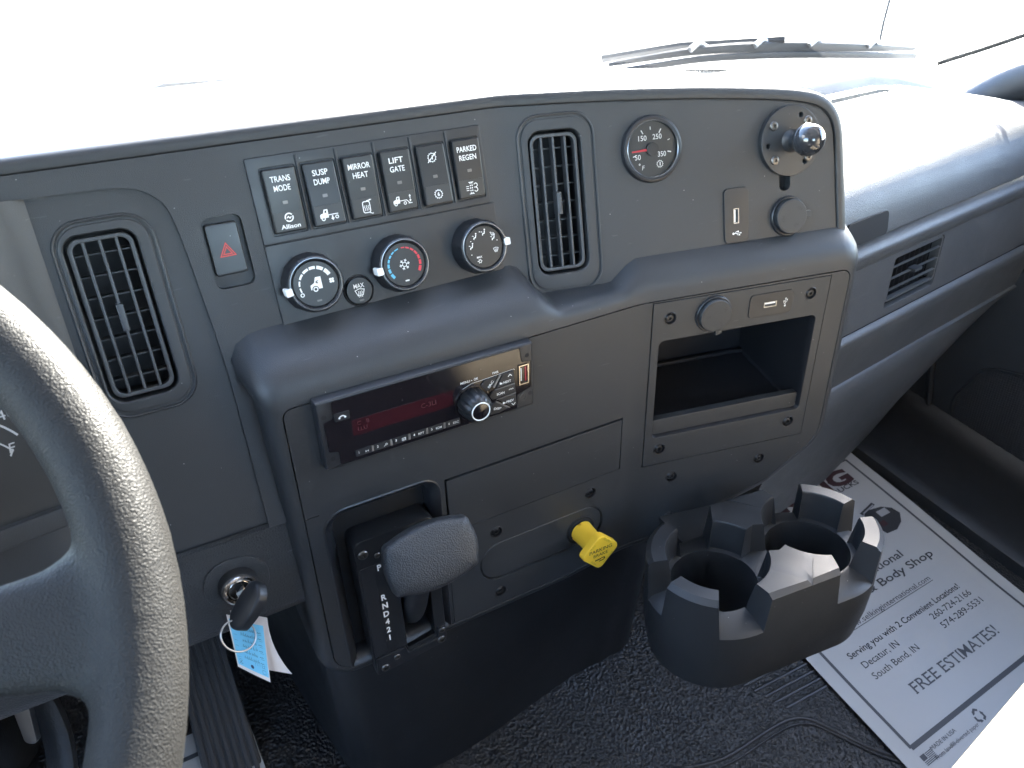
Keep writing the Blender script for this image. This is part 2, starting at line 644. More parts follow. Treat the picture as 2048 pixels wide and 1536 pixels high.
class Ico:
    """flat printed symbols in a local (x, y) millimetre grid placed at (u, v)"""
    def __init__(self, mb, m, u, v, w=0.2, s=1.0, rot=0.0):
        self.a = (mb, m, u, v, w, s, cos(radians(rot)), sin(radians(rot)))

    def P(self, p):
        mb, m, u, v, w, s, c, n = self.a
        x, y = p[0] * s, p[1] * s
        uu, vv = u + x * c - y * n, v + x * n + y * c
        return m(uu, vv, w(uu, vv) if callable(w) else w)

    def poly(self, pts, holes=()):
        mb = self.a[0]
        polys = [list(pts)] + [list(h) for h in holes]
        pts_, tri = trifill(polys)
        mb.add([self.P(p) for p in pts_], tri)

    def line(self, pts, t, closed=False):
        P = [Vector(p) for p in pts]
        N = len(P)
        L, R = [], []
        for i in range(N):
            a = P[i - 1] if (i or closed) else P[0]
            b = P[(i + 1) % N] if (i < N - 1 or closed) else P[-1]
            d1, d2 = (P[i] - a), (b - P[i])
            if d1.length < 1e-9: d1 = d2
            if d2.length < 1e-9: d2 = d1
            d = (d1.normalized() + d2.normalized())
            d = d.normalized() if d.length > 1e-6 else d1.normalized()
            n = Vector((-d.y, d.x)) * (t / 2) / max(0.5, abs(d.dot(d1.normalized())))
            L.append(P[i] + n); R.append(P[i] - n)
        vs_ = [self.P(p) for p in L + R]
        fs_ = []
        for i in range(N if closed else N - 1):
            j = (i + 1) % N
            fs_.append((i, j, N + j, N + i))
        self.a[0].add(vs_, fs_)

    def arc(self, c, r, a0, a1, t, n=16):
        pts = [(c[0] + r * cos(radians(a0 + (a1 - a0) * k / n)), c[1] + r * sin(radians(a0 + (a1 - a0) * k / n))) for k in range(n + 1)]
        if abs(a1 - a0) >= 359:
            self.line(pts[:-1], t, True)
        else:
            self.line(pts, t)

    def disc(self, c, r, n=14):
        self.poly(circ(c[0], c[1], r, n))

    def gear(self, c, r, t=0.5, teeth=12):
        self.arc(c, r, 0, 360, t, 28)
        for k in range(teeth):
            a = 2 * pi * k / teeth
            self.line([(c[0] + r * cos(a), c[1] + r * sin(a)), (c[0] + (r + 0.8) * cos(a), c[1] + (r + 0.8) * sin(a))], 0.55)

def usb_sign(ic):
    ic.line([(-4.2, 0), (3.6, 0)], 0.5)
    ic.disc((-4.2, 0), 1.1)
    ic.poly([(3.4, -0.9), (5.0, 0), (3.4, 0.9)])
    ic.line([(-2.4, 0), (-1.0, 1.7), (0.6, 1.7)], 0.45)
    ic.disc((1.0, 1.7), 0.75)
    ic.line([(-0.9, 0), (0.5, -1.7), (2.0, -1.7)], 0.45)
    ic.poly(rect(1.8, -2.3, 3.0, -1.1))

# ------------------------------------------------------------------ screws (one mesh, many copies)
_SCREW = {}

def screw_mesh(kind):
    if kind in _SCREW:
        return _SCREW[kind]
    f = flat((0, 0, 0), (1, 0, 0), (0, 1, 0))
    mb = MB()
    if kind == 'well':     # torx screw sunk in a dark round well
        mb.lathe(f, 0, 0, [(6.2, 0.05), (5.7, 0.5), (5.1, 0.35), (4.7, -1.6), (4.4, -3.0), (3.9, -3.0), (3.7, -1.0), (3.0, -0.2), (1.9, 0.0)], 24, False)
    else:                   # button head with bright rim
        mb.lathe(f, 0, 0, [(4.0, 0.0), (4.0, 0.6), (3.5, 1.3), (2.6, 1.6), (2.0, 1.65)], 24, False)
    zt = 0.0 if kind == 'well' else 1.65
    star = []
    for k in range(12):
        r = 1.9 if k % 2 == 0 else 1.15
        star.append((r * cos(2 * pi * k / 12), r * sin(2 * pi * k / 12)))
    base_r = 1.9 if kind == 'well' else 2.0
    mb.fill(f, circ(0, 0, base_r + 0.05, 24), [star], zt)
    mb.ring(f, star, [(0, zt), (0, zt - 1.6)])
    mb.fill(f, star, (), zt - 1.6)
    o = mb.build("screw", 'screw' if kind == 'well' else 'screwrim')
    me = o.data
    bpy.data.objects.remove(o)
    # re-centre (build moved the origin to the base)
    z0 = -3.0 / 1000 if kind == 'well' else 0.0
    for v in me.vertices:
        v.co.z += z0
    _SCREW[kind] = me
    return me

def screw(parent, m, u, v, w=0.0, kind='well', scale=1.0, spin=0.0):
    o = bpy.data.objects.new("screw", screw_mesh(kind))
    COL.objects.link(o)
    p = m(u, v, w)
    ex = (m(u + 1, v, w) - m(u - 1, v, w)).normalized()
    ey = (m(u, v + 1, w) - m(u, v - 1, w)).normalized()
    ez = ex.cross(ey).normalized()
    ey = ez.cross(ex)
    R = Matrix((ex, ey, ez)).transposed()
    o.rotation_euler = (R @ Matrix.Rotation(spin, 3, 'Z')).to_euler()
    o.location = p - wloc(parent)
    o.scale = (scale,) * 3
    o.parent = parent
    return o
# ================================================================== dashboard
def bands(mb, m, outline, holes, w1, w0, U, b, step=3.0):
    """a plate on a bent surface, cut into flat bands so that it follows the bend"""
    cuts = [U - b + step * k for k in range(int(2 * b / step) + 1)]
    edges = [-1e4] + cuts + [1e4]
    mb.ring(m, resample(outline, 6), [(0, w0), (0, w1)])
    for h in holes:
        mb.ring(m, h, [(0, w0), (0, w1)])
    for i in range(len(edges) - 1):
        pl = clip(clip(outline, edges[i], False), edges[i + 1], True)
        if len(pl) < 3 or abs(area(pl)) < 0.01:
            continue
        hs = [h for h in holes if edges[i] <= min(p[0] for p in h) and max(p[0] for p in h) <= edges[i + 1]]
        mb.fill(m, pl, hs, w1)

DASH = thing("dashboard", "dark grey moulded dashboard with wraparound centre stack and padded passenger side", "dashboard", M2(150, -300, -60))

# --- openings in the panels (mm)
LV = (-134.5, -41, -69, 100.5)        # left vent bezel
MV = (215.5, -26, 285, 126)           # middle vent bezel
HAZ = rr(-39, 35.5, -10.5, 87.5, 6)
SLOT = rr(465.5, 37.5, 477.5, 56, 5.5)

upper = MB()
podline = catmull([(-149, 118.8), (-100, 117.6), (-78, 115.5), (-64, 108), (-56, 93.5), (-51.5, 50), (-47.5, -20), (-47.5, -90), (-47.8, -157)], 5)
p1l = [(194, 134), (-230, 134), (-230, 119.5)] + podline + [(-12, -157), (-12, -60), (194, -60)]
top_r = [(212, 133.5), (292, 130.3), (380, 125.2), (454, 118.4), (490, 113.2), (508, 107.5), (518, 98), (522.5, 85), (524.5, 60), (528.5, -9), (530, -60)]
upper.fill(M1, p1l, [HAZ], 0)
upper.loft([[M1(u, v, 0) for v in (-60, 134)] for u in (194, 197, 200, 203, 206, 209, 212)], False)
mvh = rr(MV[0] + 4, MV[1] + 4, MV[2] - 4, MV[3] - 4, 16)
upper.fill(M1, [(212, -60)] + [(530, -60)] + top_r[::-1], [mvh, SLOT], 0)
upper.ring(M1, HAZ, [(-1.5, 0), (0, -1), (0.5, -9)])
upper.ring(M1, SLOT, [(-0.5, 0), (0, -0.5), (0.5, -8)])
upper.loft([[M1(p[0], p[1], w) for p in podline] for w in (0, -5)], False)
upper.build("upper_panel", "dash", DASH)

pod = MB()
lvh = rr(LV[0] + 4, LV[1] + 4, LV[2] - 4, LV[3] - 4, 16)
pod.fill(M1, [(-230, -157), (-46, -157), (-46, 120), (-230, 120)], [lvh], -4)
pod.build("driver_vent_surround", "dash", DASH)
bn = MB()
bn.loft([[M1(u + k * 0.030 * (120 - v) * (1 if k else 1) * 0, v, w) for v in (-157, -60, 20, 80, 112, 119)] for k, (u, w) in enumerate(((-140, -4), (-146, 0), (-152, 7), (-160, 16), (-172, 24), (-190, 28), (-230, 30)))], False)
bn.build("binnacle_side", "dash", DASH, 60)
bk = MB()
bk.fill(M1, rect(463, 35, 480, 58), (), -8).build("slot_back", "deep", DASH)
bk = MB()
bk.fill(M1, rect(-42, 32, -7, 90), (), -6.5).build("recess_back", "dash", DASH)

# --- hood that frames the upper panel and runs forward as the dash top
path = catmull([(-230, 133.3), (-100, 133.3), (0, 133.3), (100, 133.4), (190, 133.5), (203, 133.4), (216, 133.0), (292, 130.3), (380, 125.2), (454, 118.4), (490, 113.2), (508, 107.5), (518, 98), (522.5, 85), (524.5, 60), (528.5, -9), (530.5, -45)], 5)
prof = [(-0.4, 0.0), (0.0, -1.6), (0.9, -1.6), (1.3, 0.6), (2.2, 1.4), (5.5, 1.6), (8.5, 1.2), (11.0, -0.6), (12.6, -3.5), (13.4, -8.0)]
rings = []
nrm = []
for i, p in enumerate(path):
    a, b = Vector(path[max(0, i - 1)]), Vector(path[min(len(path) - 1, i + 1)])
    d = (b - a).normalized()
    nrm.append(Vector((-d.y, d.x)) if True else None)
for o_, w_ in prof:
    rings.append([M1(p[0] + n.x * o_, p[1] + n.y * o_, w_) for p, n in zip(path, nrm)])
last = rings[-1]
for dy, dz in ((0.012, 0.0012), (0.05, 0.003), (0.13, 0.004), (0.26, -0.002), (0.36, -0.012)):
    rings.append([q + Vector((0, dy, dz * (1 if i < len(path) * 0.7 else 0))) for i, q in enumerate(last)])
hood = MB()
hood.loft(rings, False)
hood.build("upper_hood", "dash", DASH, 40)

# --- lower console body with its rounded shelf
SEAM = rp([(-2, -291, 24), (250, -291, 100), (360, -279, 100), (490, -234, 40), (547, -190, 35), (546, 7, 10), (330, 5.6, 0), (-2, 0, 8)], 7)
SEAMD = resample(SEAM, 7)
def smooth(a, b, x):
    t = max(0.0, min(1.0, (x - a) / (b - a)))
    return t * t * (3 - 2 * t)
N_ = len(SEAMD)
tau, nvec = [], []
for i in range(N_):
    a, b = Vector(SEAMD[i - 1]), Vector(SEAMD[(i + 1) % N_])
    d = (b - a).normalized()
    n = Vector((d.y, -d.x))
    nvec.append(n)
    tau.append(smooth(0.25, 0.95, n.y) if n.y > 0 else 0.0)
side_p = [(0, -3.0), (0, -0.5), (0.5, 0), (4, -0.4), (8, -2.6), (11, -7), (12.5, -14), (13, -24), (13, -42), (13, -60), (13, -95)]
top_p = [(0, -3.0), (0, -0.5), (0.5, 0), (9, -0.8), (17, -3.5), (23.5, -8.5), (29, -16), (34, -26), (39.5, -38), (46, -54), (56, -80)]
not_p = [(0, -3.0), (0, -0.5), (0.5, 0), (6, -0.6), (10, -2.6), (13, -6), (15, -12), (16, -24), (17, -40), (18, -55), (19, -80)]
rings = []
for k in range(len(side_p)):
    r_ = []
    for i, p in enumerate(SEAMD):
        nu = smooth(222, 246, p[0]) * (1 - smooth(306, 332, p[0]))
        to = top_p[k][0] * (1 - nu) + not_p[k][0] * nu
        tw = top_p[k][1] * (1 - nu) + not_p[k][1] * nu
        o_ = side_p[k][0] * (1 - tau[i]) + to * tau[i]
        w_ = side_p[k][1] * (1 - tau[i]) + tw * tau[i]
        r_.append(M2(p[0] + nvec[i].x * o_, p[1] + nvec[i].y * o_, w_))
    rings.append(r_)
body = MB()
body.loft(rings, True)
body.build("console_body", "dash", DASH, 50)
inner = MB()
inner.fill(M2, SEAM, [rr(12, -289.5, 117, -106, 16), rr(337.5, -180.5, 523.8, 4, 1)], -7.0)
inner.build("fascia_backing", "deep", DASH)

SHREC = rp([(11.5, -120, 16), (14, -289.9, 4), (114, -289.9, 4), (116.5, -105.5, 16), (11, -105.5, 18)], 7)
SHREC = rp([(12.5, -289.9, 3), (114.5, -289.9, 3), (116, -106, 17), (11.5, -106, 20)], 7)
OVAL = rp([(150, -256, 23), (293, -256, 23), (293, -208, 23), (150, -208, 23)], 10)
scr2 = [(169.2, -194.3), (276.7, -191.5), (170.7, -273.2), (476.6, -203.3), (372.3, -202), (373, -256.4)]
holes2 = [SHREC, rr(120.6, -174.8, 312, -112.4, 0.8, 2), OVAL, rr(336.6, -181.4, 524.7, 4.0, 0.8, 2)]
holes2 += [rect(-1.2, -104.7, 10.4, -104.0), rect(118.3, -290, 118.9, -176.5)]
holes2 += [circ(u, v, 6.0, 20) for u, v in scr2]
fas = MB()
bands(fas, M2, off(SEAM, 0.7), holes2, 0, -3.0, 324, 9)
fas.build("fascia_panel", "dash", DASH)
for i, (u, v) in enumerate(scr2):
    screw(DASH, M2, u, v, -0.2, scale=1.12, spin=i * 0.7)
dr = MB()
dr.plate(M2, rr(122.6, -174.5, 311.2, -115.2, 0.6, 2), (), 0.0, -3.0, 0.5)
dr.build("drawer_front", "dash", DASH)
ov = MB()
ov.ring(M2, OVAL, [(0, 0), (0.3, -3.0), (1.5, -3.0), (1.9, -1.4), (2.6, -0.9)])
ov.fill(M2, off(OVAL, 2.6), (), -0.9)
ov.build("brake_recess", "dash", DASH)
sr = MB()
sr.ring(M2, SHREC, [(-1.2, 0.2), (0, 0.9), (1.2, 0.6), (4, -1.5), (7, -4.5), (9, -9), (10, -17)])
sr.build("shifter_recess", "satin", DASH)

sf = MB()
sf.fill(M2, off(SHREC, 9.5), (), -17)
sf.build("shifter_recess_back", "deep", DASH)  # near-black colour puts the recess shade into its floor

# --- knee panel left of the console and the column below the dash
K0 = M1(-47.7, -156.6, -3)
KM = bent(tuple(K0), HL, HL, 2.0, 1e4, 1)
kp = MB()
kpr = [(4, 1.5), (1.5, 1.0), (0, 0), (-3, -1.0), (-40, 0), (-80, 0), (-89, -2), (-93, -8), (-95, -30), (-96, -120)]
kp.loft([[KM(u, v, w) for u in (-260, -160, -80, -20, 22, 30)] for v, w in kpr], False)
kp.build("knee_panel", "dash_grain", DASH, 50)

# --- dark lower wall of the console down to the floor
lw = MB()
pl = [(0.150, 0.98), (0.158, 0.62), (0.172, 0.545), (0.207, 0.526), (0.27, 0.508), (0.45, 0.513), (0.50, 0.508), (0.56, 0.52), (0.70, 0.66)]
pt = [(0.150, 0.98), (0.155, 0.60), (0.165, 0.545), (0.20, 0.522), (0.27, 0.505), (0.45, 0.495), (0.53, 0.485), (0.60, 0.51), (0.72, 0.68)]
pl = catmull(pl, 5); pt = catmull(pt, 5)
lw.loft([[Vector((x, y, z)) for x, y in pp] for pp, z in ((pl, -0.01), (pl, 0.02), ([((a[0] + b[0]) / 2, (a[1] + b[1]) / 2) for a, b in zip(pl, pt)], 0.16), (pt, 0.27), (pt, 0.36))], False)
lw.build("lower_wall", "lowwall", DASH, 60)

# --- passenger side: one swept profile along x, (y, z)
def pdash(name, prof, xs, material, endlift=None, sm=45):
    mb = MB()
    rings = []
    for x in xs:
        r_ = []
        for k, (y, z) in enumerate(prof):
            dx = min(0.24, max(0.0, x - 1.17))
            s_ = smooth(0.47, 0.64, y)
            r_.append(Vector((x, y - dx * dx * 1.35 * s_, z - dx * dx * 0.75 * s_)))
        rings.append(r_)
    mb.loft(rings, False)
    return mb.build(name, material, DASH, sm)
XT = [0.64, 0.70]
XS = [0.74, 0.80, 0.88, 1.0, 1.1, 1.2, 1.27, 1.33, 1.39, 1.45, 1.52]
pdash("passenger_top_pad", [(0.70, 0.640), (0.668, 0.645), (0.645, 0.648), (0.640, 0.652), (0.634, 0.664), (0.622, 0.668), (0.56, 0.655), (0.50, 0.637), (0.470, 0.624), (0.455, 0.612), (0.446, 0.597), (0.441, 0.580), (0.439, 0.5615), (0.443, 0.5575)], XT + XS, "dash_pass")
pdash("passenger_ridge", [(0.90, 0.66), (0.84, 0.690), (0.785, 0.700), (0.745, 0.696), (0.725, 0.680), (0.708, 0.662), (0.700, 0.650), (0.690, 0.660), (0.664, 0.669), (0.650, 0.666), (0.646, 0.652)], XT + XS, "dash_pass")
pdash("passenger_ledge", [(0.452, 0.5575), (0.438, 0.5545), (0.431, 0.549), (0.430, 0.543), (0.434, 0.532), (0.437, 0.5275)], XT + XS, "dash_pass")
# face with the air outlet opening
PF = flat((0.9, 0.440, 0.5), (1, 0, 0), (0, -0.02, 1), None)
PV = (23, -43, 148, 21)
pf = MB()
face = [(-160, 27), (-160, -62), (500, -62), (500, 27)]
pf.fill(PF, face, [rr(PV[0], PV[1] - 8, PV[2], PV[3], 7)], 0)
pf.ring(PF, rr(PV[0], PV[1] - 8, PV[2], PV[3], 7), [(-0.6, 0), (0, -0.6), (0.5, -14)])
pf.fill(PF, rect(PV[0] - 1, PV[1] - 10, PV[2] + 1, PV[1] + 2), (), -9)
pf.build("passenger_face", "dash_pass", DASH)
lower = MB()
rings = []
for x in XS:
    s_ = smooth(0.95, 1.42, x)
    zb = 0.07 + 0.27 * s_
    prof_ = [(0.4392, 0.4385), (0.433, 0.436), (0.432, 0.430), (0.440, 0.41), (0.449, 0.37), (0.453, 0.352), (0.449, 0.349)]
    z2 = 0.349 + (zb - 0.349) * 0.30
    z3 = 0.349 + (zb - 0.349) * 0.55
    prof_ += [(0.452, 0.349 + (zb - 0.349) * 0.12), (0.458 - 0.006 * s_, z2), (0.476 - 0.02 * s_, z3), (0.515 - 0.05 * s_, zb + 0.02), (0.535 - 0.06 * s_, zb), (0.60 - 0.06 * s_, zb + 0.004)]
    rings.append([Vector((x, y, z)) for y, z in prof_])
lower.loft(rings, False)
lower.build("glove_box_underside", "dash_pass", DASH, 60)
seam = MB()
seam.tube([(1.168, 0.622, 0.6683), (1.20, 0.56, 0.6545), (1.225, 0.50, 0.637)], 0.0007, 6)
seam.build("airbag_seam", "deep", DASH)
nt_ = MB()
nt_.plate(flat((0.80, 0.4405, 0.565), (1, 0, 0), (0, 0.10, 1)), rr(0, -5, 86, 23, 6), (), 2.6, 0, 0.3)
nt_.build("notch_shade_plate", "deep", DASH)  # thin near-black plate standing in for the shade inside an opening

# ================================================================== air vents
def make_vent(name, label, m, B, G, w0, horizontal=False, bars=3, fins=7):
    """B = bezel outline, G = grille outline (u0,v0,u1,v1)"""
    t = thing(name, label, "air vent", m((B[0] + B[2]) / 2, B[1], w0), "dashboard air vents")
    if not horizontal:
        bo = rr(*B, 20, 8)
        go = rr(G[0] - 2.5, G[1] - 2.5, G[2] + 2.5, G[3] + 2.5, 11, 8)
        b = MB()
        b.ring(m, bo, [(-0.5, w0 - 0.2), (0, w0 + 1.4), (0.7, w0 + 1.9), (1.8, w0 + 1.5), (2.4, w0 - 1.5), (3.4, w0 - 1.5), (4.0, w0 + 1.0), (4.8, w0 + 1.4)])
        b.fill(m, off(bo, 4.8), [off(go, -0.8)], w0 + 1.4)
        b.ring(m, go, [(-0.8, w0 + 1.4), (0, w0 + 0.6), (0.4, w0 - 16)])
        b.build("bezel", "dash", t)
    d = MB()
    d.tub(m, rr(G[0] - 2.6, G[1] - 2.6, G[2] + 2.6, G[3] + 2.6, 9), w0 - 4, w0 - 46)
    d.build("duct", "deep" if horizontal else "duct", t)
    fr = MB()
    gi = rr(G[0] + 3.0, G[1] + 3.0, G[2] - 3.0, G[3] - 3.0, 6 if not horizontal else 4, 6)
    fr.plate(m, rr(*G, 8 if not horizontal else 6, 6), [gi], w0 - 2.2, w0 - 9, 0.6)
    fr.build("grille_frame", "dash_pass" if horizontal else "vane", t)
    W, H = G[2] - G[0], G[3] - G[1]
    for k in range(bars):
        s = MB()
        if horizontal:
            v = G[1] + H * (k + 1) / (bars + 1)
            s.box(m, G[0] + 1.5, G[2] - 1.5, v - 0.6, v + 0.6, w0 - 6, w0 - 2.4, 0.3)
        else:
            u = G[0] + W * (k + 1) / (bars + 1)
            s.box(m, u - 1.05, u + 1.05, G[1] + 1.5, G[3] - 1.5, w0 - 11, w0 - 3.0, 0.4)
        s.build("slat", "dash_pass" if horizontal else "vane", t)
    for k in range(fins):
        s = MB()
        if horizontal:
            u = G[0] + W * (k + 0.8) / (fins + 0.6)
            s.box(sub(m, 0, 0, 0), u - 0.5, u + 0.5, G[1] + 2, G[3] - 2, w0 - 26, w0 - 13, 0.2)
        else:
            v = G[1] + H * (k + 0.8) / (fins + 0.6)
            s.box(m, G[0] + 2, G[2] - 2, v - 0.6, v + 0.6, w0 - 24, w0 - 11.5, 0.2)
        s.build("louver", "satin" if horizontal else "vane", t)
    cu, cv = (G[0] + G[2]) / 2, (G[1] + G[3]) / 2
    tb = MB()
    if horizontal:
        tb.box(m, cu - 9, cu + 9, cv - 2.2, cv + 2.2, w0 - 8, w0 + 3.0, 0.9)
    else:
        tb.box(m, cu - 2.4, cu + 2.4, cv - 9.5, cv + 9.5, w0 - 8, w0 + 2.0, 0.9)
    tb.build("thumb_tab", "vane", t)
    return t

make_vent("air_vent", "tall vertical air vent beside the steering wheel, left of the hazard button", M1, LV, (-125.5, -26, -83.5, 88), -4)
make_vent("air_vent", "tall vertical air vent between the rocker switches and the round temperature gauge", M1, MV, (227.5, -6, 270, 110), 0)
make_vent("air_vent", "small horizontal air vent in the passenger side of the dashboard", PF, PV, (PV[0] + 1, PV[1], PV[2] - 1, PV[3] - 1), 1.5, True, 3, 9)

# ================================================================== hazard button
t = thing("hazard_switch", "black hazard button with red double triangle in a recess", "switch", M1(-25.5, 45, -3))
b = MB()
b.plate(M1, rr(-37, 45.2, -14.6, 82.6, 2.2), (), -0.6, -8, 0.8)
b.build("button", "switch", t)
b = MB()
ic = Ico(b, M1, -25.6, 62.0, -0.45)
tri = lambda s: [(0, 6.4 * s), (-5.7 * s, -3.4 * s), (5.7 * s, -3.4 * s)]
ic.poly(tri(1.05), [tri(0.82)])
ic.poly(tri(0.64), [tri(0.42)])
b.build("warning_triangle", "hazard", t)

# ================================================================== rocker switches
bz = MB()
cent = [22, 52, 82, 112, 142.5, 173]
holes = [rr(c - 13, 66.3, c + 13, 114.8, 1.6, 3) for c in cent]
bz.plate(M1, rr(0.4, 60.8, 189.4, 123.2, 1.0, 2), holes, 1.8, -0.5, 0.7)
for c in [7] + [(cent[i] + cent[i + 1]) / 2 for i in range(5)] + [188]:
    if 8 < c < 187:
        bz.box(M1, c - 1.0, c + 1.0, 66.0, 121.5, 1.7, 3.1, 0.7)
bz.fill(M1, rect(1, 61, 189, 123), (), 0.3)
bz.build("switch_bezel", "satin", DASH)

def rocker(c, label, flip):
    """a rocker with its own tilt: flip True stands proud at the top"""
    t = thing("rocker_switch", label, "rocker switch", M1(c, 67, 1), "rocker switches in the row")
    wf = lambda u, v: 5.2 + ((v - 90.5) * (0.045 if flip else -0.035)) - 0.0022 * (abs(v - 90.5) ** 1.5) * 0.6
    m = lambda u, v, w=0.0: M1(u, v, wf(u, v) + w)
    b = MB()
    ol = resample(rr(c - 12.1, 67.3, c + 12.1, 113.8, 1.6, 4), 3)
    rings = [[M1(p[0], p[1], 0.5) for p in ol]]
    for d, w in ((0, -1.2), (0.35, -0.35), (1.2, 0)):
        rings.append([m(p[0], p[1], w) for p in off(ol, d)])
    b.loft(rings)
    o2 = off(ol, 1.2)
    # ladder fill so that the face follows the rocker's curve
    rows = [67.3 + 1.2 + (113.8 - 67.3 - 2.4) * k / 14 for k in range(15)]
    b.loft([[m(c - 10.9, v, 0), m(c + 10.9, v, 0)] for v in rows], False)
    b.build("rocker", "switch", t)
    b = MB()
    b.plate(m, rr(c - 10.6, 68.6, c + 10.6, 82.2, 0.8, 3), (), 0.28, -0.3, 0.15)
    b.build("symbol_inlay", "inlay", t)
    b = MB()
    if flip:
        Ico(b, m, c, 103.3, 0.10).line(rr(-9.6, -6.6, 9.6, 7.0, 1.0, 3), 0.28, True)
    else:
        i2 = Ico(b, m, c, 103.3, 0.10)
        i2.line([(-9.8, 5), (-9.8, -7)], 0.35); i2.line([(9.8, 5), (9.8, -7)], 0.35)
    b.build("legend_frame", "inlay", t)
    b = MB()
    b.plate(m, rr(c - 1.9, 88.0, c + 1.9, 90.4, 0.4, 2), (), 0.25, -0.2, 0.1)
    b.build("indicator_lens", "lens", t)
    return t, m

def two(t, m, c, a, b_):
    mb = MB()
    text(mb, m, a, 4.1, c, 104.2, 0.12, bold=0.012, fit=min(17.5, 2.95 * len(a)))
    text(mb, m, b_, 4.1, c, 97.6, 0.12, bold=0.012, fit=min(17.5, 3.05 * len(b_)))
    mb.build("lettering", "white", t)

def cab(ic, x=0.0, y=0.0, s=1.0):
    """little side view of a cab truck, facing left"""
    q = lambda a: [(x + p[0] * s, y + p[1] * s) for p in a]
    ic.poly(q([(-6.8, -1.6), (-6.8, 0.6), (-6.0, 1.5), (-4.2, 1.9), (-3.2, 4.6), (-0.4, 4.6), (-0.4, -1.6)]), [q([(-3.2, 2.1), (-2.6, 3.8), (-1.5, 3.8), (-1.5, 2.1)])])
    ic.arc((x - 4.6 * s, y - 2.0 * s), 1.25 * s, 0, 360, 0.7 * s, 14)

names = [("black rocker switch lettered TRANS MODE, leftmost of the row", True),
         ("black rocker switch lettered SUSP DUMP with a lowering truck symbol", False),
         ("black rocker switch lettered MIRROR HEAT with a heated mirror symbol", True),
         ("black rocker switch lettered LIFT GATE with a tail lift truck symbol", True),
         ("black rocker switch with two gear symbols and no words", False),
         ("black rocker switch lettered PARKED REGEN, rightmost of the row", True)]
RK = [rocker(c, n, f) for c, (n, f) in zip(cent, names)]
t, m = RK[0]; c = cent[0]
two(t, m, c, "TRANS", "MODE")
b = MB(); ic = Ico(b, m, c + 0.3, 78.2, 0.4)
ic.arc((0, 0), 2.9, 35, 200, 0.95); ic.arc((0, 0), 2.9, 215, 380, 0.95)
ic.line([(-1.7, -0.4), (-0.5, 0.7), (0.5, -0.7), (1.7, 0.4)], 0.75)
text(b, m, "Allison", 3.0, c + 0.3, 70.3, 0.4, bold=0.02, fit=14.5)
b.build("symbol", "white", t)
t, m = RK[1]; c = cent[1]
two(t, m, c, "SUSP", "DUMP")
b = MB(); ic = Ico(b, m, c + 0.2, 74.3, 0.4)
cab(ic, -0.6, 0.3); ic.line([(-1, 0.6), (6.6, 0.6)], 0.6); ic.arc((5.3, -1.7), 1.1, 0, 360, 0.6, 14)
ic.line([(1.9, -0.2), (1.9, -2.2)], 1.0); ic.poly([(0.5, -2.0), (3.3, -2.0), (1.9, -3.9)])
b.build("symbol", "white", t)
t, m = RK[2]; c = cent[2]
two(t, m, c, "MIRROR", "HEAT")
b = MB(); ic = Ico(b, m, c, 75.2, 0.4)
ic.line(rr(-2.8, -4.0, 2.8, 4.4, 1.4, 4), 0.7, True)
for k in (-1.4, 0, 1.4):
    ic.line([(k - 0.2, -2.6), (k + 0.4, -1.4), (k - 0.3, 0.2), (k + 0.3, 1.6)], 0.45)
ic.line([(0.5, 4.8), (3.2, 5.2)], 0.6); ic.poly([(2.8, 4.5), (5.0, 5.5), (3.0, 5.9)])
ic.line([(2.0, -4.4), (3.6, -4.9)], 0.6); ic.poly([(3.2, -5.4), (5.0, -4.4), (4.4, -5.6)])
b.build("symbol", "white", t)
t, m = RK[3]; c = cent[3]
two(t, m, c, "LIFT", "GATE")
b = MB(); ic = Ico(b, m, c - 0.3, 74.6, 0.4)
cab(ic, -1.8, 0.3, 0.85); ic.line([(-2, 0.7), (3.6, 0.7), (5.6, -1.6)], 0.55); ic.arc((2.0, -1.5), 1.0, 0, 360, 0.55, 14)
ic.line([(4.8, -2.0), (8.0, -2.0)], 0.6)
ic.line([(6.6, 1.6), (6.6, 3.4)], 0.6); ic.poly([(5.7, 3.2), (7.5, 3.2), (6.6, 4.8)])
ic.line([(6.6, 1.2), (6.6, 0.2)], 0.6); ic.poly([(5.7, 0.4), (7.5, 0.4), (6.6, -1.2)])
b.build("symbol", "white", t)
t, m = RK[4]; c = cent[4]
b = MB(); ic = Ico(b, m, c, 75.3, 0.4)
ic.gear((0, 0), 3.0); text(b, m, "6", 3.0, c, 73.8, 0.4, bold=0.02)
b.build("symbol", "white", t); b = MB()
ic = Ico(b, m, c, 103.8, 0.12)
ic.gear((0, 0), 3.1); ic.line([(-4.0, -3.6), (4.2, 3.8)], 0.7); ic.line([(0.4, -1.6), (0.4, 1.6)], 0.7)
b.build("symbol", "white", t)
t, m = RK[5]; c = cent[5]
two(t, m, c, "PARKED", "REGEN")
b = MB(); ic = Ico(b, m, c - 0.5, 75.3, 0.4)
for k in range(5):
    for j in range(2):
        ic.line([(-0.9 + 1.6 * j - 0.3, -4 + 2.0 * k), (-0.9 + 1.6 * j + 0.5, -4 + 2.0 * k)], 1.1)
ic.line([(-2.2, 4.6), (2.2, 4.6)], 0.5); ic.line([(-2.2, -4.6), (2.2, -4.6)], 0.5)
for k in (-1.6, 0, 1.6):
    ic.line([(-4.6, k), (-2.2, k)], 0.5)
ic.arc((4.0, 1.8), 1.5, -90, 160, 0.55); ic.arc((4.0, -1.8), 1.5, -160, 90, 0.55); ic.line([(2.4, 0.2), (4.6, 0.2)], 0.5)
b.build("symbol", "white", t)

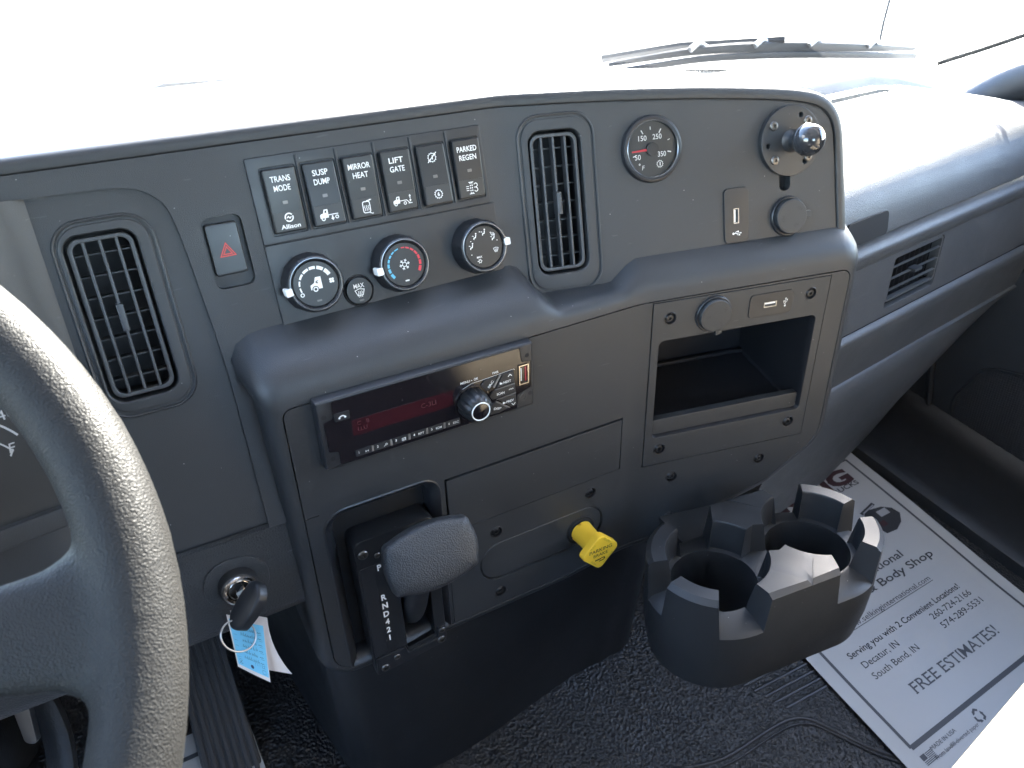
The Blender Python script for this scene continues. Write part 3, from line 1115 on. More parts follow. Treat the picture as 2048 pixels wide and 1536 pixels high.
# ================================================================== climate controls
CL = thing("climate_control_panel", "flat black climate panel with three round dials and a round MAX button", "control panel", M1(96, -1, 0))
b = MB()
b.plate(M1, rr(0.2, -1.5, 192.4, 60.2, 0.8, 2), (), 1.6, -0.5, 0.5)
b.build("faceplate", "satin", CL)

def dial(u, v, label):
    d = MB()
    n = 64
    prof_ = [(22.6, 1.4), (22.6, 4), (21.9, 10), (21.2, 16.0), (20.7, 17.4), (19.9, 18.0), (18.9, 17.8), (17.8, 16.6), (17.6, 15.6)]
    rings_ = []
    for r, w in prof_:
        rr_ = []
        for k in range(n):
            lug = 0.55 if (k % 5 == 0 and 2 < w < 16.5) else 0.0
            rr_.append(M1(u + (r + lug) * cos(2 * pi * k / n), v + (r + lug) * sin(2 * pi * k / n), w))
        rings_.append(rr_)
    d.loft(rings_, True, False, False)
    o = d.build("dial", "satin", CL)
    o["label"] = label
    e = MB()
    e.lathe(M1, u, v, [(19.95, 17.95), (19.7, 18.35), (19.2, 18.4), (18.9, 17.9)], 64, False)
    e.build("trim_ring", "ring", o)
    e = MB()
    e.lathe(M1, u, v, [(17.7, 15.6), (17.0, 16.2), (16.6, 16.25)], 48, True)
    e.lathe(M1, u, v, [(5.0, 16.27), (4.6, 16.0), (4.2, 15.95)], 32, True)
    e.build("dial_face", "switch", o)
    e = MB()
    text(e, M1, "", 1, u, v)
    return o
FW = 16.4
DU, DV = [28.2, 99.6, 170.2], 27.8
k1 = dial(DU[0], DV, "fan speed dial with white arc of bars and a truck symbol")
b = MB(); ic = Ico(b, M1, DU[0], DV, FW)
segs = [(200, 184, 0.9), (178, 160, 1.0), (154, 134, 1.3), (129, 107, 1.6), (103, 81, 1.8), (76, 53, 2.1), (48, 24, 2.4)]
for a0, a1, wd in segs:
    ic.arc((0, 0), 12.3, a0, a1, wd * 1.2, 5)
ic.arc((-11.6, -6.3), 1.25, 0, 360, 0.7, 14)
for k in range(4):
    a = radians(45 + 90 * k)
    ic.disc((12.2 + 1.25 * cos(a), 0.3 + 1.25 * sin(a)), 1.0, 8)
ic.poly([(-4.4, -4.0), (-4.4, -0.6), (-1.2, 1.0), (0.2, 5.0), (4.4, 5.0), (4.4, -4.0)], [[(-0.2, 1.0), (0.6, 0.2), (1.8, 0.2), (1.8, 0.9), (1.0, 1.0), (0.7, 1.6), (2.2, 1.6), (2.2, 2.3), (0.3, 2.3)]])
b.build("dial_marks", "white", k1)
b = MB(); ic = Ico(b, M1, DU[0], DV, FW + 0.12)
ic.disc((-1.0, -3.9), 2.6, 18)
b.build("wheel_gap", "switch", k1)
b = MB(); ic = Ico(b, M1, DU[0], DV, FW + 0.22)
ic.arc((-1.0, -3.9), 1.5, 0, 360, 0.8, 16)
b.build("wheel_mark", "white", k1)
b = MB(); ic = Ico(b, M1, DU[0], DV, FW)
ic.poly(rr(-1.9, -13.4, 1.9, -12.0, 0.3, 2))
b.build("indicator_lens", "lens", k1)
k2 = dial(DU[1], DV, "temperature dial with blue and red arcs around a snowflake")
b = MB(); ic = Ico(b, M1, DU[1], DV, FW)
for i, (a0, a1) in enumerate([(222, 205), (200, 186), (182, 169), (165, 153), (149, 138), (134, 122), (118, 103)]):
    ic.arc((0, 0), 13.2, a0, a1, 2.2 - 0.22 * i, 4)
b.build("cold_marks", "bluemark", k2)
b = MB(); ic = Ico(b, M1, DU[1], DV, FW)
for i, (a0, a1) in enumerate([(92, 80), (76, 63), (59, 46), (42, 28), (24, 10), (6, -10), (-14, -32)]):
    ic.arc((0, 0), 13.2, a0, a1, 0.9 + 0.22 * i, 4)
b.build("hot_marks", "red", k2)
b = MB(); ic = Ico(b, M1, DU[1], DV, FW)
for k in range(6):
    a = radians(60 * k + 10)
    ca, sa = cos(a), sin(a)
    q = lambda x, y: (x * ca - y * sa, x * sa + y * ca)
    ic.line([q(1.4, 0), q(4.4, 0)], 0.55)
    ic.line([q(3.7, 1.1), q(2.7, 0), q(3.7, -1.1)], 0.5)
    ic.line([q(1.6, -0.9), q(1.6, 0.9)], 0.5)
ic.poly(rr(-1.7, -13.4, 1.7, -12.3, 0.3, 2))
b.build("snowflake", "white", k2)
k3 = dial(DU[2], DV, "airflow dial with small seated figure symbols")
b = MB()
def figure(x, y, s=1.0):
    ic = Ico(b, M1, DU[2] + x, DV + y, FW, s)
    ic.disc((1.0, 2.3), 0.65, 8)
    ic.line([(0.9, 1.4), (0.3, -0.7), (-1.1, -0.9), (-1.4, -2.2)], 0.8)
    ic.line([(-2.6, 1.0), (-1.2, 0.5)], 0.5)
figure(-11, 2.2); figure(-6.8, 9.6); figure(1.5, 11.6); figure(9.6, 6.2)
def defrost(ic):
    ic.line([(-3, 1.8), (0, 2.6), (3, 1.8), (1.7, -1.6), (-1.7, -1.6)], 0.5, True)
    for k in (-1.1, 0, 1.1):
        ic.line([(k, 1.2), (k + 0.35, 0.2), (k - 0.3, -1.0), (k, -2.8)], 0.42)
defrost(Ico(b, M1, DU[2] + 10.3, DV - 4.2, FW, 0.75)); defrost(Ico(b, M1, DU[2] + 9.0, DV + 9.0, FW, 0.5))
text(b, M1, "MAX", 1.6, DU[2] - 5.6, DV - 8.2, FW, bold=0.02, fit=4.8)
ic = Ico(b, M1, DU[2] - 5.6, DV - 10.8, FW, 0.5); ic.arc((0, 0), 2.2, 0, 360, 0.9, 14)
for k in range(6):
    a = radians(60 * k); ic.line([(2.2 * cos(a), 2.2 * sin(a)), (3.9 * cos(a), 3.9 * sin(a))], 0.9)
ic = Ico(b, M1, DU[2], DV, FW)
for a in (200, 150, 100, 55, 15, 235):
    ic.disc((13 * cos(radians(a)), 13 * sin(radians(a))), 0.45, 8)
b.build("airflow_marks", "white", k3)
for o, u, a in ((k1, DU[0], 186), (k2, DU[1], 184), (k3, DU[2], 2)):
    p = MB()
    ca, sa = cos(radians(a)), sin(radians(a))
    ex = (M1(u + 1, DV) - M1(u, DV)).normalized(); ey = (M1(u, DV + 1) - M1(u, DV)).normalized()
    fr_ = flat(M1(u + 20.6 * ca, DV + 20.6 * sa, 11), ex * ca + ey * sa, -ex * sa + ey * ca)
    p.plate(fr_, rr(-2.2, -3.0, 3.2, 3.0, 1.0, 3), (), 7.8, -2, 0.6)
    p.build("pointer", "white", o)
b = MB()
b.lathe(M1, 63.2, 13.4, [(12.6, 1.6), (12.2, 3.0), (11.6, 3.4), (11.2, 3.0), (11.0, 1.8)], 40, False)
b.build("button_ring", "satin", CL)
mx = MB()
mx.lathe(M1, 63.2, 13.4, [(10.8, 1.6), (10.8, 3.6), (10.2, 4.3), (9.4, 4.4)], 40, True)
mx = mx.build("max_defrost_button", "switch", CL)
b = MB()
text(b, M1, "MAX", 3.4, 63.2, 15.8, 4.5, bold=0.015, fit=8.6)
ic = Ico(b, M1, 63.2, 11.8, 4.5, 1.25)
defrost(ic)
b.build("lettering", "white", mx)
b = MB(); Ico(b, M1, 63.4, 5.9, 4.5).poly(rr(-1.9, -0.7, 1.9, 0.7, 0.3, 2)); b.build("indicator_lens", "lens", mx)

# ================================================================== temperature gauge
GU, GV = 337.5, 88.2
t = thing("temperature_gauge", "round black Fahrenheit gauge with white numerals and red needle", "gauge", M1(GU, GV - 27, 0))
b = MB()
b.lathe(M1, GU, GV, [(28.6, 0), (28.6, 2.2), (27.6, 4.2), (26.0, 4.8), (24.6, 4.4), (23.6, 3.0), (23.4, 1.2)], 56, False)
b.build("bezel", "satin", t)
b = MB(); b.lathe(M1, GU, GV, [(24.4, 4.45), (24.0, 4.75), (23.5, 4.3)], 56, False); b.build("trim_ring", "ring", t)
b = MB(); b.lathe(M1, GU, GV, [(23.6, 1.2), (23.0, 1.2)], 48, True); b.build("dial_face", "inlay", t)
b = MB()
W_ = 1.4
text(b, M1, "150", 4.3, GU - 8.4, GV + 7.6, W_, bold=0.008, fit=7.8)
text(b, M1, "250", 4.3, GU + 5.6, GV + 8.0, W_, bold=0.008, fit=8.6)
text(b, M1, "50", 4.3, GU - 13.6, GV - 8.0, W_, bold=0.008, fit=5.6)
text(b, M1, "350", 4.3, GU + 9.5, GV - 7.0, W_, bold=0.008, fit=7.8)
text(b, M1, "F", 3.8, GU - 8.8, GV - 17.0, W_, shear=0.15)
ic = Ico(b, M1, GU, GV, W_)
ic.arc((-12.2, -12.0), 0.6, 0, 360, 0.5, 10)
for a, l, wd in ((120, 3.6, 0.9), (60, 4.0, 1.0), (92, 2.6, 0.7), (-12, 3.6, 1.0), (22, 2.2, 0.7), (196, 3.2, 0.9)):
    ca, sa = cos(radians(a)), sin(radians(a))
    ic.line([(18.9 * ca, 18.9 * sa), ((18.9 - l) * ca, (18.9 - l) * sa)], wd)
ic.gear((7.2, -13.2), 2.6, 0.5, 12); ic.poly(rect(6.9, -14.8, 7.9, -11.6))
b.build("gauge_marks", "white", t)
b = MB()
a = radians(183)
fr_ = flat(M1(GU, GV, 2.6), (M1(GU + 1, GV) - M1(GU, GV)) * cos(a) + (M1(GU, GV + 1) - M1(GU, GV)) * sin(a), -(M1(GU + 1, GV) - M1(GU, GV)) * sin(a) + (M1(GU, GV + 1) - M1(GU, GV)) * cos(a))
b.plate(fr_, [(5, -1.0), (19.5, -0.6), (19.5, 0.6), (5, 1.0)], (), 0.6, 0, 0.15, True)
b.build("needle", "red", t)
b = MB(); b.lathe(M1, GU, GV, [(5.6, 1.3), (5.6, 3.4), (5.0, 3.8)], 28, True); b.build("needle_hub", "switch", t)
b = MB(); b.lathe(M1, GU, GV, [(23.6, 3.9), (12, 4.1), (0.5, 4.15)], 40, False); b.build("lens", "lensglass", t)

# ================================================================== ball mount
BU, BV = 475.0, 81.8
t = thing("ball_mount", "round black mounting plate with shiny black ball on a short stem", "ball mount", M1(BU, BV - 31, 0))
b = MB()
hs = [circ(BU + 24 * cos(radians(a)), BV + 24 * sin(radians(a)), 2.2, 14) for a in (66, 186, 306)]
b.plate(M1, circ(BU, BV, 31.2, 64), hs, 5.0, 0, 0.8)
b.build("plate", "powder", t)
b = MB()
for h in hs:
    MB().fill(M1, off(h, -0.2), (), 0.6).build("bolt_hole", "deep", t)
for i, a in enumerate((44, 142, 222, 318)):
    screw(t, M1, BU + 23.5 * cos(radians(a)), BV + 23.5 * sin(radians(a)), 5.0, 'button', 1.05, i)
b = MB(); b.lathe(M1, BU, BV, [(10.5, 4.8), (9.2, 6.5), (7.2, 9), (6.6, 13), (6.6, 20)], 32, True); b.build("stem", "powder", t)
b = MB()
b.lathe(M1, BU, BV, [(14.2 * sin(radians(a)), 30 - 14.2 * cos(radians(a))) for a in range(20, 180, 8)] + [(0.3, 44.2)], 40, True)
b.build("ball", "ball", t, 80)
b = MB(); b.lathe(M1, BU, BV, [(14.15, 28.8), (14.4, 29.2), (14.4, 29.6), (14.15, 30.0)], 40, False); b.build("mould_line", "ball", t)

# ================================================================== USB ports and power sockets
def usb(name, label, m, R, port, sign, vertical):
    t = thing(name, label, "usb port", m((R[0] + R[2]) / 2, R[1], 0), "usb sockets on the dashboard")
    b = MB()
    pu, pv = port
    hw, hh = (2.9, 7.0) if vertical else (7.0, 2.9)
    hole = rr(pu - hw, pv - hh, pu + hw, pv + hh, 0.5, 2)
    b.plate(m, rr(*R, 4.5, 5), [hole], 1.6, -0.3, 0.6)
    b.build("plate", "satin", t)
    b = MB(); b.tub(m, hole, 1.3, -8); b.build("socket", "deep", t)
    b = MB(); b.ring(m, hole, [(0.15, 1.7), (0.8, 1.7), (0.8, -5)])
    b.build("metal_shell", "steel", t)
    b = MB()
    if vertical: b.box(m, pu - 2.0, pu - 0.4, pv - 5.6, pv + 5.6, -5, 1.1, 0.2)
    else: b.box(m, pu - 5.6, pu + 5.6, pv + 0.2, pv + 1.9, -5, 1.1, 0.2)
    b.build("contact_tongue", "white", t)
    b = MB()
    usb_sign(Ico(b, m, sign[0], sign[1], 1.75, 0.95, 0 if vertical else 90))
    b.build("usb_symbol", "white", t)
usb("usb_port", "upright usb port plate on the upper panel left of the capped power socket", M1, (407, -4, 432.3, 46), (419.3, 20.6), (420, 4.6), True)

def socket(name, label, m, u, v, ang, wtop):
    t = thing(name, label, "power socket", m(u, v - 16, 0), "capped power sockets")
    b = MB(); b.lathe(m, u, v, [(18.6, 0), (18.4, 2.2), (17.6, 3.0), (16.5, 3.0), (16.2, 1.5)], 44, False); b.build("flange", "satin", t)
    b = MB(); b.lathe(m, u, v, [(16.0, 1.5), (16.4, 4), (16.4, wtop - 1.5), (15.6, wtop - 0.3), (14.4, wtop)], 44, True)
    c = b.build("cap", "dash", t)
    b = MB()
    ca, sa = cos(radians(ang)), sin(radians(ang))
    ex = (m(u + 1, v) - m(u, v)).normalized(); ey = (m(u, v + 1) - m(u, v)).normalized()
    f_ = flat(m(u, v, 0), ex * ca + ey * sa, -ex * sa + ey * ca)
    b.plate(f_, rr(15.0, -3.4, 21.2, 3.4, 1.0, 3), (), wtop - 1.2, wtop - 3.6, 0.5, True)
    b.build("pull_tab", "dash", c)
    b = MB()
    Ico(b, m, u, v, wtop + 0.06).line([(14.2 * cos(radians(a)), 14.2 * sin(radians(a))) for a in range(100, 260, 10)], 0.3)
    text(b, m, "12V", 2.6, u - 8.2, v - 1.0, wtop + 0.1, rot=ang + 90)
    text(b, m, "12V", 2.6, u + 7.5, v + 5.5, wtop + 0.1, rot=ang - 30)
    text(b, m, "12V", 2.6, u + 4.5, v - 9.5, wtop + 0.1, rot=ang + 10)
    b.build("embossed_lettering", "black", c)
socket("power_socket", "capped 12V power socket under the ball mount", M1, 474.5, 13.8, 0, 8)
# ================================================================== storage cubby
CB = thing("storage_cubby", "open black storage bin in a square panel with four corner screws", "storage bin", M2(430, -180, -40))
OPEN = rp([(345.5, -147, 5), (515, -147, 5), (515, -36.5, 6), (345.5, -36.5, 6)], 6)
cs = [(355, -13.8), (504, -12.2), (504.6, -161), (355, -162)]
b = MB()
b.plate(M2, rr(337.4, -180.6, 523.9, 3.4, 0.8, 2), [OPEN] + [circ(u, v, 6.0, 20) for u, v in cs], 0.6, -3, 0.6)
b.build("panel", "dash", CB)
for i, (u, v) in enumerate(cs):
    screw(CB, M2, u, v, 0.4, scale=1.12, spin=i * 1.1)
b = MB()
BK = rp([(349, -133, 4), (512, -133, 4), (512, -40, 4), (349, -40, 4)], 6)
b.loft([[M2(p[0], p[1], 0.2) for p in OPEN], [M2(p[0], p[1], -2.5) for p in off(OPEN, 1.2)], [M2(p[0], p[1], -9) for p in off(OPEN, 1.6)], [M2(p[0], p[1], -118) for p in BK]], True)
b.fill(M2, BK, (), -118)
b.build("bin", "black", CB)
b = MB()
b.plate(M2, rr(347, -146, 513.6, -128.5, 2.0, 3), (), -4, -12, 0.9, True)
b.build("lip", "dash", CB)
b = MB()
b.box(M2, 350, 511, -133.5, -129.5, -112, -108, 0.8)
b.build("bin_ledge", "black", CB)
usb("usb_port", "sideways usb port plate above the open storage bin", M2, (437, -28.2, 484, -3.8), (459.5, -15.8), (475.8, -15.8), False)
socket("power_socket", "capped 12V power socket above the open storage bin", M2, 399.5, -16.2, -75, 7)

# ================================================================== radio
RD = thing("car_radio", "single-slot car radio with glossy black face, volume knob and number keys", "radio", M2(115, -62, 0))
RM = sub(M2, 0, 0, 0)
b = MB()
RO = rr(20.5, -57.6, 206.6, 3.6, 1.2, 3)
b.ring(M2, RO, [(-0.6, -1), (-0.3, 4), (0, 7.4), (0.5, 8.4), (1.6, 9.0)])
FACE = [(29, -56.2), (189, -56.2), (189, -49.5), (192, -42), (203.8, -39.2), (204.4, -12.8), (197.4, -12.2), (194.4, -8), (193.6, 1.8), (32.4, 1.8), (32.2, -9.6), (30.4, -12.6), (24.6, -14), (24.8, -41.8), (30.2, -43.2), (31.6, -48), (31.2, -56.2)]
FACE = rp([(p[0], p[1], 2.0) for p in [(32, -56.4), (190.5, -56.4), (190.5, -43.0), (204.3, -38.5), (204.3, -13.0), (195.6, -11.6), (194.0, 2.0), (32.5, 2.0), (32.0, -12.8), (24.4, -14.6), (24.8, -42.0), (32.0, -43.6)]], 4)
b.fill(M2, off(RO, 1.6), [FACE], 9.0)
b.ring(M2, FACE, [(0, 9.0), (0.15, 8.4), (0.5, 8.4), (0.6, 8.9)])
b.build("housing", "satin", RD)
b = MB(); b.fill(M2, off(FACE, 0.6), (), 8.9); b.build("face", "gloss", RD)
b = MB()
for u, v in ((25.8, -10), (27.2, -48.4), (200.6, -7), (203.2, -44.6)):
    MB().fill(M2, circ(u, v, 2.0, 14), (), 9.1).build("key_hole", "deep", RD)
b = MB(); b.plate(M2, rr(46, -33.6, 131.5, -19.4, 0.6, 2), (), 9.05, 8.8, 0.1); lcd = b.build("display", "lcd", RD)
b = MB()
for i, s in enumerate(("C   8", "LLU", )):
    text(b, M2, s, 3.4, 50, -25 - 5.2 * i, 9.15, 'L')
text(b, M2, "C-3LI", 4.2, 103, -27.5, 9.15, 'L')
b.build("ghost_digits", "ghost", lcd)
b = MB(); b.plate(M2, rr(33.2, -16.6, 45.4, -9.4, 0.8, 3), (), 9.7, 8.8, 0.3); ph = b.build("phone_button", "satin", RD)
b = MB(); ic = Ico(b, M2, 39.4, -13.2, 9.8)
ic.arc((0, -1.6), 2.6, 30, 150, 1.0, 8); ic.disc((-2.3, -0.6), 0.9, 8); ic.disc((2.3, -0.6), 0.9, 8)
b.build("phone_symbol", "white", ph)
keys = [("1", ">|"), ("2", "o"), ("3", "[]"), ("4", "RPT"), ("5", "RDM"), ("6", "ESC")]
for i, (n_, s) in enumerate(keys):
    u0 = 45.2 + 15.55 * i
    b = MB(); b.plate(M2, rr(u0, -53.0, u0 + 12.8, -47.0, 0.5, 2), (), 9.8, 8.8, 0.3); kb = b.build("preset_key", "satin", RD)
    b = MB()
    text(b, M2, n_, 2.1, u0 + 2.6, -50.4, 9.9, bold=0.015)
    if i == 0:
        ic = Ico(b, M2, u0 + 9.2, -50.2, 9.9, 0.8); ic.poly([(-1.6, -1.2), (0, 0), (-1.6, 1.2)]); ic.poly([(1.6, -1.2), (0, 0), (1.6, 1.2)])
    elif i == 1:
        ic = Ico(b, M2, u0 + 9.2, -50.0, 9.9, 0.8); ic.arc((0.8, 0.5), 1.0, 0, 360, 0.45, 12); ic.line([(0, -0.2), (-1.9, -1.5)], 0.55)
    elif i == 2:
        ic = Ico(b, M2, u0 + 9.2, -50.0, 9.9, 0.8); ic.line(rect(-1.9, -1.4, 1.9, 1.2), 0.45, True); ic.line([(-0.9, -1.4), (-0.9, 1.2)], 0.4); ic.line([(0.2, -0.2), (1.9, -0.2)], 0.4)
    else:
        text(b, M2, s, 1.9, u0 + 8.8, -50.8, 9.9, bold=0.015, fit=5.2)
    b.build("lettering", "white", kb)
    if i < 5:
        b = MB(); b.plate(M2, rr(u0 + 13.1, -52.8, u0 + 15.2, -47.2, 0.2, 2), (), 9.6, 8.8, 0.2); b.build("key_spacer", "lens", RD)
# volume knob
KU, KV = 147.8, -36.3
b = MB()
b.lathe(M2, KU, KV, [(16.4, 8.8), (16.2, 9.8), (15.4, 10.0), (15.0, 9.2)], 48, False)
b.build("knob_collar", "gloss", RD)
b = MB()
n = 60
rg = []
for r, w in ((13.6, 9), (13.4, 14), (12.6, 20), (11.2, 23.6), (9.2, 25.2), (8.4, 25.4)):
    rg.append([M2(KU + (r - (0.9 if (k % 6 in (0, 1) and w < 25) else 0)) * cos(2 * pi * k / n), KV + (r - (0.9 if (k % 6 in (0, 1) and w < 25) else 0)) * sin(2 * pi * k / n), w) for k in range(n)])
b.loft(rg, True, False, False)
kn = b.build("volume_knob", "switch", RD)
b = MB(); b.lathe(M2, KU, KV, [(8.6, 25.2), (8.3, 25.9), (7.7, 25.9), (7.4, 25.3)], 40, False); b.build("cap_ring", "white", kn)
b = MB(); b.lathe(M2, KU, KV, [(7.5, 25.4), (4, 25.8), (0.2, 25.9)], 32, True); b.build("cap", "gloss", kn)
# key cluster right of the knob
CK = [("SRC", [(160.0, -18.6), (172.0, -18.0), (166.0, -27.6), (161.5, -29.6), (155.8, -22.8)], 166, -24.4, 52, 2.2),
      ("NEXT", [(176.8, -17.6), (187.2, -17.2), (188.0, -28.4), (170.0, -29.4)], 180.6, -26.8, 0, 2.1),
      ("SCAN", [(166.6, -31.4), (188.2, -31.0), (188.8, -38.6), (166.8, -39.4), (163.6, -35.6)], 174.0, -36.4, 0, 2.2),
      ("PREV", [(171.4, -41.2), (189.0, -41.0), (189.2, -51.4), (184.4, -52.0)], 182.8, -46.6, 0, 2.1),
      ("DISP", [(164.6, -44.2), (169.2, -42.4), (181.0, -52.4), (172.0, -54.2), (163.0, -53.6)], 170.4, -50.2, -12, 2.0)]
for s, pl_, tu, tv, ro, cp in CK:
    b = MB(); b.plate(M2, rp([(p[0], p[1], 0.5) for p in pl_], 3), (), 10.2, 8.8, 0.35); kb = b.build("control_key", "satin", RD)
    b = MB(); text(b, M2, s, cp, tu, tv, 10.3, rot=ro, bold=0.015, fit=7.2)
    ic = Ico(b, M2, tu, tv, 10.3)
    if s == "NEXT":
        ic.line([(1.0, 5.4), (2.8, 7.2), (4.6, 5.4)], 0.55); ic.poly([(-7, 0), (-4.6, 0), (-4.6, 1.4), (-5.8, 1.4), (-6.2, 2.0), (-7, 2.0)])
    if s == "PREV":
        ic.line([(1.4, -2.0), (3.2, -3.8), (5.0, -2.0)], 0.55); ic.poly([(-7, 0), (-4.6, 0), (-4.6, 1.4), (-5.8, 1.4), (-6.2, 2.0), (-7, 2.0)])
    if s == "SCAN":
        text(b, M2, "A.BCK", 1.2, 184.2, -34.6, 10.3, fit=4.4)
    b.build("lettering", "white", kb)
b = MB()
for q in ([(173.6, -18.0), (175.8, -17.8), (168.8, -28.8), (167.0, -27.6)], [(170.2, -30.6), (188.0, -29.6), (188.1, -30.6), (168.6, -31.2)], [(170.4, -40.6), (188.9, -39.4), (189.0, -40.4), (171.0, -41.0)], [(170.4, -42.2), (183.2, -52.4), (181.6, -52.6), (169.6, -42.6)]):
    MB().plate(M2, q, (), 9.9, 8.8, 0.1).build("key_spacer", "lens", RD)
b = MB()
text(b, M2, "MENU", 2.1, 142.8, -16.6, 9.05, bold=0.012, fit=8.6); text(b, M2, "OK", 2.1, 152.6, -16.2, 9.05, bold=0.012, fit=4.0)
Ico(b, M2, 148.6, -15.4, 9.05).disc((0, 0), 0.5, 8)
text(b, M2, "PWR", 2.0, 170.6, -15.6, 9.05, bold=0.012, fit=5.6)
Ico(b, M2, 0, 0, 9.05).line([(140, -21.2), (148, -18.4), (158, -18.0), (187.8, -16.4), (188.4, -17.4)], 0.25)
b.build("lettering", "white", RD)
b = MB()
b.ring(M2, rect(192.2, -33.4, 201.6, -14.6), [(0, 8.95), (0, 10.2), (1.0, 10.2), (1.4, 5)])
us = b.build("usb_socket", "chrome", RD)
b = MB(); b.fill(M2, rect(193.4, -32.2, 200.4, -15.8), (), 6); b.build("usb_back", "deep", us)
b = MB(); b.box(M2, 198.2, 199.8, -31, -17, 6, 9.4, 0.2); b.build("usb_tongue", "redglass", us)
b = MB(); b.box(M2, 194.4, 195.2, -30, -18, 6, 9.2, 0.2); b.build("usb_contact", "white", us)
b = MB(); b.lathe(M2, 196.0, -46.4, [(3.6, 9.0), (3.5, 9.5), (2.9, 9.5), (2.7, 7)], 24, False); b.build("audio_jack", "ring", RD)
b = MB(); b.fill(M2, circ(196.0, -46.4, 2.8, 18), (), 7.6); b.build("jack_hole", "deep", RD)

# ================================================================== gear shifter
GS = thing("gear_shifter", "black gear selector with padded T-handle and white P R N D 4 2 1 letters", "gear selector", M2(70, -300, 0))
PLT = rp([(33, -307, 3), (107, -299, 3), (106, -141.5, 8), (30.5, -141.5, 8)], 6)
SL = rp([(66.5, -289, 2), (95, -286, 2), (95, -172, 3), (66.5, -172, 3)], 4)
b = MB()
b.plate(M2, PLT, [SL], 6.0, -24, 1.4)
b.build("bezel_plate", "switch", GS)
b = MB(); b.tub(M2, SL, 5, -15); b.build("slot", "deep", GS)
b = MB(); b.plate(M2, rp([(34.5, -283, 1.5), (66, -283, 1.5), (65.5, -171, 1.5), (33.2, -171, 1.5)], 3), (), 6.9, 5.5, 0.4); b.build("cover_strip", "satin", GS)
b = MB(); b.plate(M2, rp([(46.5, -281, 0.5), (64.5, -281, 0.5), (63.5, -172.6, 0.5), (46, -172.6, 0.5)], 2), (), 7.2, 6.5, 0.2); b.build("gate_strip", "switch", GS)
b = MB()
for s, v in (("P", -179), ("R", -215.2), ("N", -225.8), ("D", -236.2), ("4", -246.4), ("2", -256.8), ("1", -267.2)):
    text(b, M2, s, 6.5, 50.4, v + 0.6, 7.35, bold=0.035, sx=0.8)
b.build("lettering", "white", GS)
b = MB(); b.plate(M2, rp([(33, -306, 3), (106, -299, 3), (106, -277, 2), (97, -277, 2), (97, -290, 2), (66, -293, 2), (64, -284, 2), (35, -284.5, 2)], 3), (), 8.5, 5, 1.0); b.build("lower_clamp", "satin", GS)
for u, v, w, s_ in ((38.4, -156, 6, 1.15), (50.6, -162, 6, 0.72), (98.4, -150.5, 6, 1.1), (101.5, -281.5, 8.5, 0.8), (99.8, -293.5, 8.5, 1.05), (54, -291, 8.5, 0.8), (41.5, -298.5, 8.5, 1.05)):
    screw(GS, M2, u, v, w, 'button', s_, u)
b = MB()
P_ = [M2(80, -262, -12), M2(80, -235, 4), M2(80, -195, 22), M2(81, -160, 36), M2(82, -134, 50)]
b.tube(catmull(P_, 4), lambda s: 0.0125 - 0.004 * s, 16, True, 1.0)
b.build("lever", "satin", GS)
# T-handle: a pillow-shaped block
hc = M2(81, -134, 58)
ex = (M2(82, -134) - M2(81, -134)).normalized()
nn = (M2(81, -134, 1) - M2(81, -134, 0)).normalized()
ey = nn.cross(ex)
nn2 = (nn * cos(radians(24)) + ey * sin(radians(24))).normalized()
ey2 = nn2.cross(ex)
HM = flat(hc, ex * 0.999 + ey2 * 0.02, ey2)
def barrel(w, h, sag, slant, r):
    pts = []
    for k in range(13):
        s = -1 + k / 6
        pts.append((s * (w / 2 - r) , -h / 2 - sag * (1 - s * s)))
    for k in range(1, 8):
        a = -pi / 2 + pi / 2 * k / 8
        pts.append((w / 2 - r + r * cos(a), -h / 2 + r + r * sin(a)))
    for k in range(5):
        s = k / 4
        pts.append((w / 2 + 3.0 * sin(pi * s), -h / 2 + r + (h - 2 * r) * s))
    for k in range(1, 8):
        a = pi / 2 * k / 8
        pts.append((w / 2 - r + r * cos(a), h / 2 - r + r * sin(a)))
    for k in range(13):
        s = 1 - k / 6
        pts.append((s * (w / 2 - r), h / 2 + sag * (1 - s * s)))
    for k in range(1, 8):
        a = pi / 2 + pi / 2 * k / 8
        pts.append((-w / 2 + r + r * cos(a), h / 2 - r + r * sin(a)))
    for k in range(5):
        s = 1 - k / 4
        pts.append((-w / 2 - 2.5 * sin(pi * s), -h / 2 + r + (h - 2 * r) * s))
    for k in range(1, 8):
        a = pi + pi / 2 * k / 8
        pts.append((-w / 2 + r + r * cos(a), -h / 2 + r + r * sin(a)))
    return [(x, y + slant * x) for x, y in pts]
HO = barrel(75, 44, 5.6, 0.0, 5.5)
b = MB()
def shrink(d):
    return [(x * (1 - d / 40), y * (1 - d / 28.5)) for x, y in HO]
hp = [(14, -10), (5, -9.5), (1.5, -8), (0, -5), (0, 2), (0.7, 5), (2.4, 7.2), (6, 8.8), (13, 9.9), (22, 10.4)]
b.loft([[HM(p[0], p[1], w) for p in shrink(d)] for d, w in hp], True, True, True)
b.build("handle", "handle", GS, 70)

